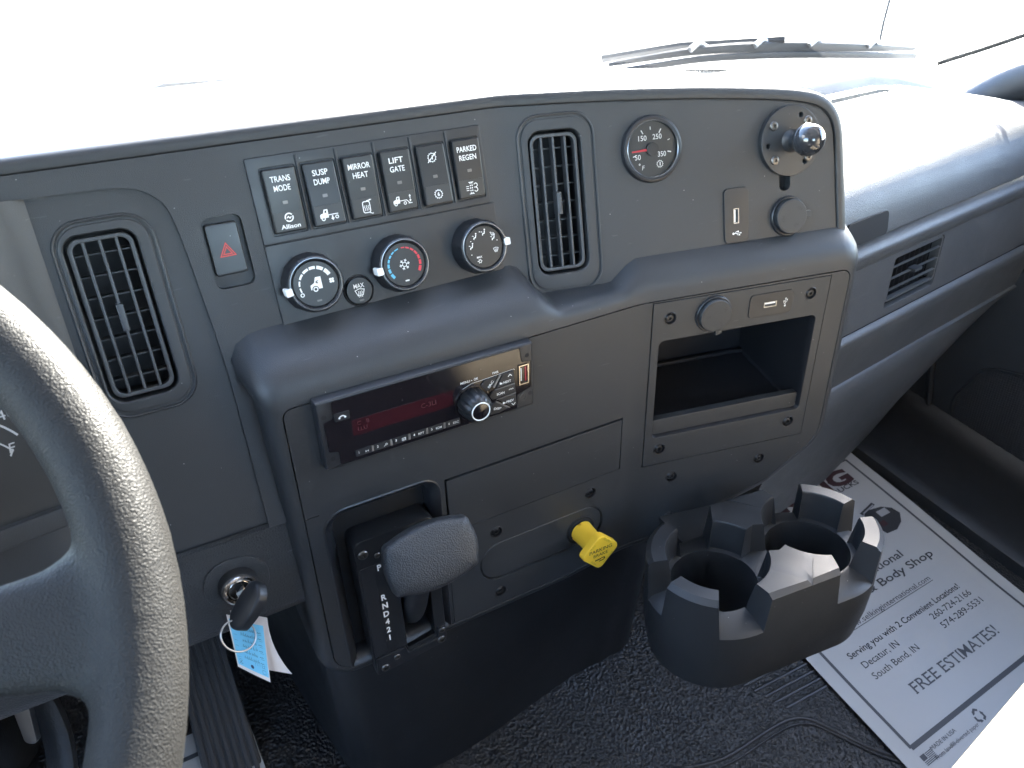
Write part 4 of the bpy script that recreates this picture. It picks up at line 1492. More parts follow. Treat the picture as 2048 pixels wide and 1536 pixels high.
# ================================================================== parking brake knob
PK = thing("parking_brake_knob", "bright yellow diamond pull knob lettered PARKING BRAKE", "knob", M2(266, -236, -3))
b = MB(); b.lathe(M2, 266, -236, [(17, -1.0), (16.5, -0.2), (14.8, 0.0), (14.2, -4)], 36, False); b.build("grommet", "deep", PK)
b = MB(); b.lathe(M2, 266, -236, [(9.5, -6), (9.5, 2)], 24, False); b.build("plunger", "deep", PK)
b = MB()
n = 40
rg = []
for r, w in ((11.6, 1), (12.2, 1.6), (12.0, 3), (11.4, 14), (11.0, 24), (12.5, 29)):
    row = []
    for k in range(n):
        notch = (w < 4 and k % 10 in (0,))
        row.append(M2(266 + r * cos(2 * pi * k / n + 0.3), -236 + r * sin(2 * pi * k / n + 0.3), w + (3.5 if notch and w < 2 else 0)))
    rg.append(row)
b.loft(rg, True, True, False)
b.build("stem", "yellow", PK)
D0 = flat(M2(266.5, -238, 31), (M2(267, -238) - M2(266, -238)), (M2(266, -237) - M2(266, -238)))
DI = rp([(0, -23.5, 6), (23.5, 0, 6), (0, 23, 6), (-23, 0, 6)], 6)
b = MB(); b.plate(D0, DI, (), 4.5, -3.0, 1.6, True); b.build("knob", "yellow", PK)
b = MB()
text(b, D0, "PARKING", 4.2, 0, 1.8, 4.6, bold=0.01, fit=27); text(b, D0, "BRAKE", 3.7, 0, -4.2, 4.6, bold=0.01, fit=17)
ic = Ico(b, D0, 0, -9.3, 4.6)
ic.line([(-6.4, 0.6), (1.0, 0.8)], 1.6); ic.line([(1.0, 1.4), (4.6, 1.2), (5.2, -0.6), (3.0, -1.8), (-1.6, -1.9)], 1.2)
b.build("lettering", "ink", PK)
b = MB()
text(b, D0, "PULL", 2.4, -8.8, 9.4, 4.6, rot=45); text(b, D0, "TO APPLY", 2.4, 6.6, 11.4, 4.6, rot=-45, fit=12)
text(b, D0, "PUSH", 2.4, -9.2, -11.6, 4.6, rot=-45); text(b, D0, "TO RELEASE", 2.4, 10.2, -11.2, 4.6, rot=45, fit=15)
b.build("faint_lettering", "inkfaint", PK)

# ================================================================== cup holder
CH = thing("cup_holder", "black double cup holder with notched crown rims under the console", "cup holder", (0.5345, 0.3135, 0.22))
cx_, cy_ = Vector((0.9637, -0.267, 0)), Vector((-0.267, -0.9637, 0))
CM = flat((0.525, 0.316, 0.339), cx_, -cy_, Z)     # u right, v forward (away from the seats), w up
HALF, RI, RO_ = 55.0, 40.5, 66.0
def outr(a, side):
    """distance from a cup centre to the outer wall in direction a (for the right cup; mirrored for the left)"""
    ca, sa = cos(a), sin(a)
    if ca >= 0:
        return RO_
    d = HALF / max(1e-6, -ca)
    s = RO_ / max(1e-6, abs(sa))
    return min(d, s)
def slots(side):
    # centre angle and half width of the low gaps, right cup: 0 = right, 90 = forward
    if side > 0:
        return [(356, 12), (79, 19), (274, 22), (180, 20)]
    return [(180, 12), (84, 22), (258, 20), (0, 20)]
ZT = 33.0
def ztop(v):
    return ZT * (1 - 0.13 * max(0.0, min(1.0, (abs(v) - (RO_ - 5)) / 5)))
CORN = math.degrees(atan2(RO_, HALF))
b = MB()
for side in (1, -1):
    sl = slots(side)
    lim = (180 - CORN, 180 + CORN) if side > 0 else (CORN, 360 - CORN)
    angs = {float(a) for a in range(0, 360, 5)}
    for c_, h_ in sl:
        for s_ in (-1, 1):
            angs.add((c_ + s_ * h_ - 1.8) % 360); angs.add((c_ + s_ * h_ + 1.8) % 360)
    items = [(a, None) for a in angs if min(abs(a - l) for l in lim) > 0.5]
    for l in lim:
        items += [(l - 1e-4, None), (l + 1e-4, None)]
    items.sort()
    def low(a):
        return any(abs((a - c_ + 180) % 360 - 180) < h_ for c_, h_ in sl)
    rows = []
    for a, _ in items:
        ar = radians(a)
        aa = ar if side > 0 else pi - ar
        mid = cos(aa) < 0 and HALF / -cos(aa) < RO_ / max(1e-9, abs(sin(aa)))
        wall = outr(aa, side)
        lo_ = low(a)
        def pt_(r, w): return CM(side * HALF + r * cos(ar), r * sin(ar), w)
        def pv_(d, w):
            if cos(aa) < 0:
                return CM(side * HALF + wall * cos(ar), wall * sin(ar) - math.copysign(d, sin(ar)), w)
            return pt_(wall - d, w)
        zz = lambda r: 0.0 if lo_ else ztop(r * sin(ar))
        ir = RI + (0.6 if lo_ else 5.5)
        c1 = lambda r: min(r, wall)
        prof_ = [(RI - 1.5, -76), (RI, -4), (c1(RI + 0.6), -0.8), (c1(ir), 0)]
        prof_ += [(c1(ir + 0.9), zz(c1(ir + 0.9)) * 0.93), (c1(ir + 2.2), zz(c1(ir + 2.2)))]
        if mid:
            r5 = max(c1(ir + 2.5), wall - 4.5)
            prof_ += [(r5, zz(r5)), (wall, zz(wall)), (wall, zz(wall)), (wall, zz(wall)), (wall, zz(wall))]
        else:
            r5 = max(c1(ir + 2.5), wall - 5.0)
            prof_ += [(r5, (ZT if not lo_ else -5.0)), (wall, ZT * 0.87 if not lo_ else -9.0), (wall, -22)]
            rows.append([pt_(r, w) for r, w in prof_] + [pv_(2, -50), pv_(7, -80)])
            continue
        rows.append([pt_(r, w) for r, w in prof_])
    rows.append(rows[0])
    b.loft(rows, False)
    b.fill(CM, circ(side * HALF, 0, RI - 1.4, 40), (), -76)
b.build("holder", "cup", CH, 30)
b = MB()
st = resample(rp([(-HALF, -RO_ + 5, 0), (HALF, -RO_ + 5, 0)] + [(HALF + (RO_ - 5) * cos(radians(a)), (RO_ - 5) * sin(radians(a)), 0) for a in range(-80, 90, 10)] + [(HALF, RO_ - 5, 0), (-HALF, RO_ - 5, 0)] + [(-HALF + (RO_ - 5) * cos(radians(a)), (RO_ - 5) * sin(radians(a)), 0) for a in range(100, 270, 10)], 2), 12)
b.ring(CM, st, [(-3, -46), (0, -68), (8, -84), (20, -92), (34, -96)])
b.fill(CM, off(st, 34), (), -96)
b.build("base", "cup", CH, 60)
b = MB()
b.loft([[CM(u, v, w) for u, w in ((-46, -10), (46, -10), (40, -74), (-40, -74))] for v in (40, 70, 110, 150)], True, True, True)
b.build("mounting_arm", "cup", CH, 40)

# ================================================================== ignition, key, tag
LU, LVV = -34.5, -42.5
t = thing("ignition_lock", "brushed metal ignition lock cylinder in an oval plate on the knee panel", "ignition", KM(LU, LVV - 28, 0))
b = MB()
b.plate(KM, rp([(LU - 27, LVV - 22, 22), (LU + 24, LVV - 24, 22), (LU + 27, LVV + 22, 22), (LU - 24, LVV + 27, 22)], 8), (), 1.4, -0.5, 0.8)
b.build("oval_plate", "dash_grain", t)
b = MB(); b.lathe(KM, LU, LVV, [(15.5, 1), (15.5, 7), (14.5, 9.5), (13.5, 10)], 36, False); b.build("collar", "deep", t)
b = MB(); b.lathe(KM, LU, LVV, [(14.4, 6), (14.2, 10.5), (13.2, 12.4), (11.6, 12.8), (10.2, 11.6), (9.8, 8.5)], 40, False); b.build("bezel_ring", "chrome", t)
b = MB(); b.lathe(KM, LU, LVV, [(9.3, 7.5), (9.1, 10.2), (8.4, 10.8)], 36, True); b.build("cylinder", "chrome", t)
b = MB(); b.plate(KM, rp([(LU - 2, LVV - 6, 1), (LU + 3.2, LVV - 6, 1), (LU + 2, LVV + 6, 1), (LU - 3.2, LVV + 6, 1)], 2), (), 11.0, 10.5, 0.1); b.build("keyway", "deep", t)

ky = thing("key", "black-headed key hanging in the ignition lock with a wire ring", "key", KM(LU, LVV - 20, 12))
ex = (KM(LU + 1, 0) - KM(LU, 0)).normalized(); nz = (KM(LU, 0, 1) - KM(LU, 0, 0)).normalized(); ey = nz.cross(ex)
broad = (ey * -0.74 + ex * -0.67).normalized()
FM = flat(KM(LU, LVV, 10.5), broad, nz * 1.0 + ex * 0.12 - ey * 0.22, None)      # u along the broad side, v out of the lock
b = MB(); b.box(FM, -4.0, 4.0, -2, 17, -1.2, 1.2, 0.3); b.build("blade", "steel", ky)
b = MB()
hd = rp([(-17, 8, 9), (0, 6, 20), (16, 8, 7), (23, 17, 8), (16, 28, 9), (0, 30, 20), (-16, 28, 10), (-21, 17, 10)], 7)
b.plate(FM, hd, (), 4.4, -4.4, 2.4, False)
b.ring(FM, hd, [(0, -4.4 + 2.4), (0.8, -3.6 - 0.2), (2.4, -4.6)]); b.fill(FM, off(hd, 2.4), (), -4.6)
b.build("key_head", "satin", ky, 60)
b = MB()
rc = FM(20, 22, 0)
e1 = (FM(25, 30, 0) - FM(24, 30, 0)).normalized(); e2 = (FM(24, 30, 1) - FM(24, 30, 0)).normalized(); e3 = Vector((0, 0, -1))
ring_c = rc + e3 * 0.006
b.tube([ring_c + (e1 * 0.4 + e2 * 0.9).normalized() * (0.0135 * cos(a)) + (e3 * 0.9 + Vector((0, -0.4, 0))).normalized() * (0.0135 * sin(a)) for a in [2 * pi * k / 36 for k in range(37)]], 0.0008, 8, False)
b.build("key_ring", "steel", ky)

tg = thing("key_tag", "light blue handwritten paper tag hanging from the ignition key", "key tag", (0.085, 0.485, 0.365))
A_, B_, D_, C_ = Vector((0.0770, 0.508, 0.414)), Vector((0.0990, 0.488, 0.407)), Vector((0.0710, 0.488, 0.376)), Vector((0.0875, 0.467, 0.364))
tex, tey = (B_ - A_), (A_ - D_)
def TM(u, v, w=0.0):     # u 0..31, v 0..44
    s, r_ = u / 31, v / 44
    p = (D_ * (1 - s) + C_ * s) * (1 - r_) + (A_ * (1 - s) + B_ * s) * r_
    n_ = tex.cross(tey).normalized()
    return p + n_ * ((w + 0.9 * sin(s * pi) * 0.6) / 1000)
b = MB()
for w in (0.0, -0.3):
    b.loft([[TM(31 * k / 6, v, w) for k in range(7)] for v in (0, 11, 22, 33, 44)], False)
b.build("tag_face", "tagpaper", tg)
b = MB(); b.loft([[TM(1.4 + 28.8 * k / 6, v, 0.12) for k in range(7)] for v in (3, 11, 22, 33, 41)], False); b.build("blue_print", "tag", tg)
b = MB()
ic = Ico(b, TM, 0, 0, 0.26)
random.seed(3)
for row in range(6):
    y = 11.5 + row * 4.6
    ic.line([(3, y - 1.2), (28, y - 1.2)], 0.16)
    x = 9.0 + random.random() * 2
    while x < 22:
        k = [(x, y - 0.6), (x + 0.5, y + 1.9 * random.random() + 0.6), (x + 1.0, y - 0.4), (x + 1.4, y + 1.2 * random.random())]
        ic.line(k, 0.30)
        x += 1.7 + random.random() * 0.8
    ic.line([(24, y), (24.8, y + 0.5), (25.6, y), (26.4, y + 0.5), (27.4, y)], 0.28)
ic.disc((15.5, 6.2), 1.5, 14)
ic.line([(3, 8.6), (28, 8.6)], 0.18)
for k in range(5):
    ic.line([(19 + 2 * k, 8.6), (19 + 2 * k, 10.8)], 0.16)
ic.line(rect(25, 4.2, 28, 7.0), 0.2, True)
ic.line([(3.4, 7.8), (6.5, 5.0), (3.4, 5.0), (6.5, 8.0)], 0.3)
ic.line([(4, 38), (12, 38.6), (8, 36.8), (14, 36.6)], 0.25)
b.build("handwriting", "tagink", tg)
b = MB()
def TB(u, v):
    s, r_ = u / 31, v / 44
    curl = (1 - r_) ** 2
    return TM(u, v, -1.5 - 3 * (1 - r_)) + Vector((0.012, -0.003, -0.001)) * (curl * s * 1.3) + Vector((0.003, 0.0, 0.002)) * (r_)
b.loft([[TB(31 * k / 8, 44 * j / 8) for k in range(9)] for j in range(9)], False)
b.build("tag_backing", "tagpaper", tg)

# ================================================================== steering wheel, cluster, column
WC, WB = Vector((-0.2023, 0.3281, 0.6713)), radians(45.6)
wn_ = Vector((0, -cos(WB), sin(WB))); w1_ = Vector((1, 0, 0)); w2_ = wn_.cross(w1_)
SW = thing("steering_wheel", "large grained black steering wheel rim with wide spoke in the foreground", "steering wheel", WC)
WM = flat(WC, w1_, w2_, wn_)
b = MB()
n = 96
b.tube([WM(220.5 * cos(2 * pi * k / n), 220.5 * sin(2 * pi * k / n), 0) for k in range(n + 1)], 0.0186, 20, False, 1.0, wn_)
def spoke(a0, wid):
    rings_ = []
    ca, sa = cos(radians(a0)), sin(radians(a0))
    for r, hw, th, dz in ((30, wid * 1.1, 15, -30), (80, wid, 12, -26), (130, wid * 0.85, 9, -17), (165, wid * 0.82, 8, -9), (188, wid * 0.95, 8.5, -4), (203, wid * 1.25, 10, -1), (214, wid * 1.6, 10, 0)):
        row = []
        for k in range(16):
            q = 2 * pi * k / 16
            y = hw * math.copysign(abs(cos(q)) ** 0.7, cos(q)); z = th * math.copysign(abs(sin(q)) ** 0.8, sin(q))
            row.append(WM(r * ca - y * sa, r * sa + y * ca, z + dz))
        rings_.append(row)
    b.loft(rings_, True, True, True)
spoke(-14, 27); spoke(194, 27); spoke(-90, 26)
b.lathe(WM, 0, 0, [(2, -55), (60, -55), (74, -45), (78, -30), (70, -14), (45, -6), (2, -4)], 40, True)
rim = b.build("rim_and_spokes", "wheel", SW, 0, False)
rm = rim.modifiers.new("join", 'REMESH'); rm.mode = 'VOXEL'; rm.voxel_size = 0.0030; rm.use_smooth_shade = True
smo = rim.modifiers.new("soften", 'SMOOTH'); smo.iterations = 14; smo.factor = 0.5
b = MB(); b.lathe(WM, 0, 0, [(60, -8), (58, -3), (40, 2), (2, 4)], 40, True); b.build("horn_pad", "dash_grain", SW)

IC = thing("instrument_cluster", "dark instrument cluster with white numerals behind the steering wheel", "instrument cluster", (-0.15, 0.53, 0.55))
IM = flat((-0.012, 0.500, 0.63), (1, 0, 0), (0, 0.17, 1))
b = MB(); b.fill(IM, rr(-260, -60, 32, 26, 8), (), -6); b.build("dial_face", "inlay", IC)
b = MB(); b.plate(IM, rr(-270, -72, 42, 34, 12), [rr(-258, -58, 30, 24, 8)], 0, -8, 2); b.build("surround", "dash", IC)
b = MB()
text(b, IM, "140", 6.2, 2.0, 6.6, -5.7, fit=12.5)
text(b, IM, "F", 6.0, 0.0, -14.5, -5.7, shear=0.2)
ic = Ico(b, IM, -38, -30, -5.7); ic.arc((0, 0), 50, 30, 110, 1.2, 24)
ic.arc((8, 0), 34, 28, 100, 0.9, 24); ic.line([(38.2, 17.5), (35.6, 13.5)], 1.0)
b.build("gauge_marks", "whitedull", IC)

SCm = thing("steering_column", "dark steering column with a speckled metal bracket under the wheel", "steering column", (-0.12, 0.62, 0.0))
b = MB(); b.tube([(-0.205, 0.36, 0.60), (-0.19, 0.52, 0.44), (-0.165, 0.66, 0.28), (-0.13, 0.82, 0.10), (-0.12, 0.90, 0.0)], lambda s: 0.05 - 0.012 * s, 20); b.build("shroud", "door", SCm, 60)
b = MB(); b.tube(catmull([(-0.10, 0.70, 0.33), (-0.075, 0.66, 0.30), (-0.072, 0.63, 0.255), (-0.09, 0.60, 0.20), (-0.11, 0.585, 0.15)], 5), 0.010, 12, True, 2.2); b.build("bracing_strap", "door", SCm, 60)
b = MB()
BM = flat((-0.085, 0.585, 0.350), (0.78, -0.6, -0.1), (0.1, 0.3, 0.95))
b.plate(BM, rp([(-30, 4, 2), (2, 4, 2), (4, -26, 4), (14, -26, 4), (16, 14, 3), (-30, 14, 2)], 3), (), 3, -3, 0.8, True)
b.build("metal_bracket", "steel", SCm)

# ================================================================== pedal
PD = thing("accelerator_pedal", "black ribbed accelerator pedal above the footwell floor", "pedal", (0.065, 0.66, 0.10))
pc = Vector((0.064, 0.672, 0.150))
PM = flat(pc, (0.97, -0.15, -0.05), (0.10, 0.62, 0.62))
b = MB(); b.plate(PM, rp([(-31, -86, 5), (29, -90, 5), (25, 92, 6), (-27, 92, 6)], 4), (), 0, -9, 2, True); b.build("pad", "rubberflat", PD)
for k in range(7):
    b = MB(); u = -25 + 8.0 * k
    b.box(PM, u - 2.6, u + 2.6, -84, 86, -0.5, 2.6, 0.8); b.build("rib", "rubberflat", PD)
b = MB(); b.tube([PM(0, 40, -6), PM(-4, 60, -30), Vector((0.05, 0.84, 0.18)), Vector((0.05, 0.88, 0.17))], 0.012, 10); b.build("arm", "door", PD)

# ================================================================== floor and paper mats
def fz(x, y):
    return 0.0015 + 0.25 * (max(y, 0.10) - 0.35) - 0.03 * (x - 0.9)
b = MB()
fx = [-0.95, 0.0, 0.2, 0.5, 0.8, 1.1, 1.42]
b.loft([[Vector((x, y, fz(x, y))) for x in fx] for y in (-1.1, -0.2, 0.10, 0.3, 0.5, 0.7, 0.95)], False)
b.loft([[Vector((x, y, z + fz(x, 0.95))) for x in fx] for y, z in ((0.95, 0.0), (1.06, 0.08), (1.12, 0.25), (1.12, 0.50))], False)
fl = tag(b.build("floor", "rubber", None), kind="structure")
b = MB()
gp = catmull([(0.38, 0.395), (0.475, 0.356), (0.536, 0.333), (0.615, 0.324), (0.650, 0.317), (0.672, 0.303), (0.688, 0.275), (0.707, 0.239), (0.735, 0.20)], 5)
for d, r_ in ((0, 0.0030), (0.008, 0.0016)):
    b.tube([(x - d * 0.3, y - d, fz(x, y) - 0.0010) for x, y in gp], r_, 10, False, 0.9)
b.build("floor_bead", "rubberflat", fl)
b = MB()
for k in range(9):
    y0 = 0.430 - 0.0125 * k
    b = MB(); b.tube([(0.61 + 0.006 * k, y0, fz(0.61 + 0.006 * k, y0) - 0.0012), (0.95, y0 - 0.045, fz(0.95, y0 - 0.045) - 0.0012)], 0.0030, 8, False, 0.8)
    b.build("floor_rib", "rubberflat", fl)

PU, PVv, PN = Vector((0.99490, -0.08670, -0.05152)), Vector((0.09657, 0.96629, 0.23867)), Vector((0.02909, -0.24243, 0.96973))

def wavy(u, v, W, H):
    i, j = u / W * 16, v / H * 20
    edge = (u / W) ** 2
    return 0.8 * sin(i * 0.9 + j * 0.5) * sin(j * 0.35 + 0.6) + 1.0 * edge * (1 + sin(j * 0.6)) + 0.5

def paper(label, corner, W, v0, v1, hide=None):
    base = flat(corner, PU, PVv, PN)
    t = thing("paper_floor_mat", label, "paper floor mat", corner, "printed paper floor mats")
    m = lambda u, v, w=0.0: base(u, v, w + wavy(u, v + 30, W, 470))
    b = MB()
    nx, ny = 16, 18
    b.loft([[m(W * i / nx, v0 + (v1 - v0) * j / ny, 0) for i in range(nx + 1)] for j in range(ny + 1)], False)
    b.build("sheet", "paper", t, 80)
    b = MB()
    ic = Ico(b, m, 0, 0, 0.35)
    o_ = [(26, 19), (386, 19), (386, v1 - 26), (26, v1 - 26)]
    for i in range(4):
        a_, c_ = Vector(o_[i]), Vector(o_[(i + 1) % 4])
        ic.line([tuple(a_.lerp(c_, k / 30)) for k in range(31)], 5.0 if i != 0 else 6.5)
    b.build("printed_frame", "papergrey", t)
    return t, m

def serif(mb, m, s, cap, u0, v, fit, w=0.35, bold=0.0, slab=0.09):
    """lettering with small slab serifs set under and over the upright stems"""
    text(mb, m, s, cap, u0, v, w, 'L', bold=bold, fit=fit)
    vs_, fs_ = glyphs(s, bold)
    lo, hi = min(p[0] for p in vs_), max(p[0] for p in vs_)
    k = cap / CAP
    sx = fit / ((hi - lo) * k)
    x = 0.0
    th, ov = cap * slab, cap * 0.10
    stems = {'F': ((0.10,), (0.10,)), 'R': ((0.10, 0.62), (0.10,)), 'E': ((0.10,), (0.10,)), 'T': ((0.30,), ()), 'I': ((0.15,), (0.15,)), 'M': ((), ()), 'A': ((0.04, 0.62), ()),
             'D': ((0.10,), (0.10,)), 'N': ((0.10, 0.62), (0.10, 0.62)), 'B': ((0.10,), (0.10,)), 'i': ((0.09,), ()), 'n': ((0.09, 0.47), ()), 'h': ((0.09, 0.47), (0.09,)), 'l': ((0.09,), (0.09,)), 'r': ((0.09,), ()), 'L': ((0.10,), (0.10,)), 'p': ((), ()), 't': ((), ())}
    for idx, ch in enumerate(s):
        pre = glyphs(s[:idx] + ".", bold)[0]
        x = max(p[0] for p in pre) - 0.20 if pre else 0.0
        if ch in stems:
            bot, top = stems[ch]
            h = 1.0
            for p in bot:
                c_ = u0 + (x + p + 0.045 - lo) * k * sx
                Ico(mb, m, c_, v, w + 0.02).poly(rect(-cap * 0.16, 0, cap * 0.16, th))
            for p in top:
                c_ = u0 + (x + p + 0.045 - lo) * k * sx
                Ico(mb, m, c_, v + cap - th, w + 0.02).poly(rect(-cap * 0.16, 0, cap * 0.16, th))

pt_, pm = paper("printed paper floor mat under the glove box reading FREE ESTIMATES", (0.72112, 0.19042, -0.0290), 412, -27, 440)
b = MB()
for s, cap, u0, u1, v in (("Serving you with 2 Convenient Locations!", 9.0, 58, 324, 140), ("Truck & Body Shop", 12.5, 92, 342, 199.5)):
    text(b, pm, s, cap, u0, v, 0.4, 'L', bold=0.012, fit=u1 - u0)
text(b, pm, "Selking International", 12.5, 60, 222, 0.4, 'L', bold=0.012, fit=233)
for s, cap, u0, u1, v in (("Decatur, IN", 9.5, 66, 144, 121), ("South Bend, IN", 9.5, 66, 166, 103), ("260-724-2166", 9.5, 230.5, 331, 123.6), ("574-289-5531", 9.5, 232.4, 335.5, 106.4)):
    text(b, pm, s, cap, u0, v, 0.4, 'L', fit=u1 - u0)
text(b, pm, "www.selkinginternational.com", 8.0, 88, 172, 0.4, 'L', fit=206)
Ico(b, pm, 0, 0, 0.4).line([(88 + 8 * k, 169.6) for k in range(27)], 0.9)
b.build("lettering", "paperink", pt_)
b = MB()
serif(b, pm, "FREE ESTIMATES!", 15.5, 101.6, 61.5, 203, 0.4, bold=0.004, slab=0.10)
b.build("headline", "papergrey", pt_)
b = MB()
text(b, pm, "MADE IN USA", 5.2, 49.5, 3.0, 0.4, 'L', fit=54)
text(b, pm, "From landfill-diverted paper", 5.0, 44.5, -7.5, 0.4, 'L', fit=96)
ic = Ico(b, pm, 151.5, 1.0, 0.4)
for k in range(3):
    a = radians(90 + 120 * k)
    q = lambda r, d: (r * cos(a + d), r * sin(a + d))
    ic.line([q(7.5, -0.75), q(8.5, -0.1), q(7.0, 0.55)], 3.2)
    ic.poly([q(9.8, 0.45), q(7.6, 1.1), q(4.6, 0.5)])
ic = Ico(b, pm, 26, -6.0, 0.4)
ic.poly(rect(0, 6, 9, 13))
for k in range(7):
    ic.poly(rect(0 if k < 3 else 10, 0.0 + 1.9 * k, 24, 1.0 + 1.9 * k))
b.build("small_print", "papergrey", pt_)
b = MB()
text(b, pm, "SELKING", 28, 360, 373, 0.4, 'R', bold=0.05, fit=300)
b.build("maroon_logo", "papermaroon", pt_)
b = MB(); text(b, pm, "TRUCKS", 8.5, 360, 363 - 0.5, 0.4, 'R', bold=0.02, fit=78); b.build("logo_line", "paperink", pt_)
b = MB(); ic = Ico(b, pm, 0, 0, 0.4)
ic.poly([(300, 306), (312, 314), (348, 308), (364, 298), (368, 284), (352, 270), (330, 262), (306, 264), (300, 280)])
ic.poly([(262, 276), (276, 292), (290, 284), (282, 268)])
ic.poly([(298, 314), (340, 322), (342, 316), (300, 309)])
b.build("truck_picture", "paperink", pt_)
b = MB(); ic = Ico(b, pm, 0, 0, 0.55)
ic.poly(rect(328, 292, 352, 304)); ic.poly([(304, 312), (338, 318), (338, 316), (305, 310)])
b.build("picture_highlight", "paperlight", pt_)
b = MB(); ic = Ico(b, pm, 0, 0, 0.55)
ic.poly(rect(312, 276, 326, 286)); ic.poly(rect(272, 272, 282, 282))
b.build("picture_red", "papermaroon", pt_)
# driver side mat, mostly hidden by the wheel
m2t, m2m = paper("paper floor mat corner showing beneath the accelerator pedal", (0.092 - 0.412 * 0.9949 - 0.0966 * 0.44, 0.681 + 0.412 * 0.0867 - 0.9663 * 0.44, 0.112 + 0.412 * 0.0515 - 0.2387 * 0.44), 412, -27, 440)

# ================================================================== passenger door
DR = thing("passenger_door", "dark passenger door trim with perforated speaker grille by the footwell", "door", (1.40, 0.1, 0.02))
DM = flat((1.385, 0.35, 0.10), (0, -1, 0), (0, 0, 1), (-1, 0, 0))
SPK = rp([(-135, -105, 40), (-60, -150, 60), (28, -90, 50), (36, 40, 50), (-20, 105, 50), (-110, 95, 45), (-150, 10, 60)], 8)
b = MB()
b.plate(DM, rp([(-330, -330, 20), (1250, -330, 20), (1250, 560, 10), (260, 560, 60), (60, 400, 60), (-330, 360, 20)], 4), [SPK], 0, -40, 3)
b.build("panel", "door", DR)
b = MB()
b.ring(DM, SPK, [(0, 0), (1.2, 1.5), (3, 1.5), (4.5, 0.2), (6, -1.0)])
b.build("grille_rim", "door", DR, 60)
b = MB(); b.fill(DM, off(SPK, 5.5), (), -1.0); b.build("speaker_grille", "grille", DR)
b = MB(); b.fill(DM, off(SPK, -3), (), -20); b.build("speaker_sun_block", "deep", DR)  # added unseen backing that blocks sun around the grille
b = MB(); b.tube(catmull([DM(-205, 150, 2), DM(-192, 30, 4), DM(-170, -80, 5), DM(-120, -160, 4), DM(-60, -190, 2)], 6), 0.006, 10, True); b.build("seal", "rubberflat", DR)
b = MB(); b.plate(DM, rr(300, 330, 1000, 420, 30), (), 60, 0, 12); b.build("armrest", "door", DR)

# sill between the mat and the door, and an added sun-blocking side wall
b = MB()
b.loft([[Vector((x, y, fz(1.2, y) + z)) for y in (-0.5, 0.1, 0.35, 0.6, 0.95)] for x, z in ((1.17, -0.02), (1.175, 0.02), (1.20, 0.03), (1.34, 0.025), (1.37, 0.04), (1.38, 0.05))], False)
tag(b.build("door_sill", "lowwall", None, 50), "dark moulded sill running along the foot of the passenger door", "sill")

b = MB()
b.box(flat((1.40, 0.0, 0.0), (0, 1, 0), (0, 0, 1), (1, 0, 0)), 480, 1200, -160, 600, 0, 30, 2)
tag(b.build("footwell_sun_wall", "door", None), kind="structure")

# ================================================================== windshield, pillar, wipers, outside
WS = thing("windshield", "curved clear windshield above the dashboard top", "windshield", (0.3, 1.0, 0.66))
bc = catmull([(-1.0, 0.62), (-0.8, 0.80), (-0.4, 0.97), (0.1, 1.04), (0.5, 1.01), (0.85, 0.92), (1.07, 0.81), (1.22, 0.70), (1.31, 0.60), (1.40, 0.47)], 6)
b = MB()
hw_ = []
for k, (z, sh) in enumerate(((0.685, 0.0), (0.9, 0.14), (1.15, 0.31), (1.45, 0.52))):
    hw_.append([Vector((x * (1 - 0.03 * k), y - sh, z)) for x, y in bc])
b.loft(hw_, False)
b.build("glass", "glass", WS, 80)
b = MB()
dots = []
for r_ in range(3):
    for k in range(46):
        s = k / 45
        p = Vector((1.295, 0.612, 0.6995)).lerp(Vector((1.375, 0.525, 0.742)), s)
        p += Vector((-0.0005, -0.004, 0.0012 + 0.0032 * r_))
        b.add([p + Vector((0.0011 * cos(q), -0.0011 * cos(q) * 0.9, 0.0012 * sin(q))) for q in [2 * pi * j / 7 for j in range(7)]], [tuple(range(7))])
tag(b.build("frit_dots", "black", WS), kind="stuff")
b = MB()
b.tube([(1.295, 0.616, 0.694), (1.335, 0.572, 0.713), (1.38, 0.523, 0.736)], 0.004, 8); b.build("edge_seal", "door", WS)

ap = MB()
ap.tube(catmull([(1.40, 0.64, 0.58), (1.425, 0.565, 0.645), (1.44, 0.48, 0.69), (1.455, 0.38, 0.78), (1.40, 0.20, 1.1), (1.33, 0.02, 1.48)], 6), lambda s: 0.034, 16, True)
tag(ap.build("pillar_trim", "dash_grain", None, 70), "grained grey pillar trim at the right end of the dashboard", "pillar trim")

def wiper(label, p):
    t = thing("windshield_wiper", label, "wiper", p[0], "wipers at the foot of the windshield")
    P = [Vector(q) for q in p]
    c = [Vector(q) for q in catmull(P, 8)]
    b = MB(); b.tube(c, lambda s: 0.002 + 0.004 * sin(pi * s), 8, True, 1.6); b.build("blade_spine", "black", t)
    b = MB(); b.tube([q + Vector((0, -0.004, -0.013)) for q in c], 0.003, 8, True, 2.0); b.build("rubber_blade", "rubberflat", t)
    mid = c[len(c) // 2]
    b = MB(); b.tube([mid + Vector((0, 0, 0.012)), mid.lerp(P[0], 0.5) + Vector((0.0, 0.04, 0.014)), P[0] + Vector((0.05, 0.07, 0.0))], 0.008, 8); b.build("arm", "black", t)
    b = MB()
    for s in (0.25, 0.45, 0.62, 0.8):
        q = c[int(s * (len(c) - 1))]
        MB().tube([q + Vector((-0.02, 0.0, 0.004)), q + Vector((0, 0, 0.013)), q + Vector((0.02, 0.0, 0.004))], 0.005, 8).build("clip", "steel", t)
wiper("black wiper lying behind the passenger end of the dash top", [(0.95, 0.985, 0.702), (1.10, 0.925, 0.712), (1.25, 0.865, 0.708), (1.42, 0.81, 0.694), (1.56, 0.79, 0.680)])
wiper("black wiper lying behind the middle of the dash top", [(0.20, 1.075, 0.718), (0.30, 1.085, 0.722), (0.45, 1.075, 0.720), (0.62, 1.045, 0.714)])
dv = MB()
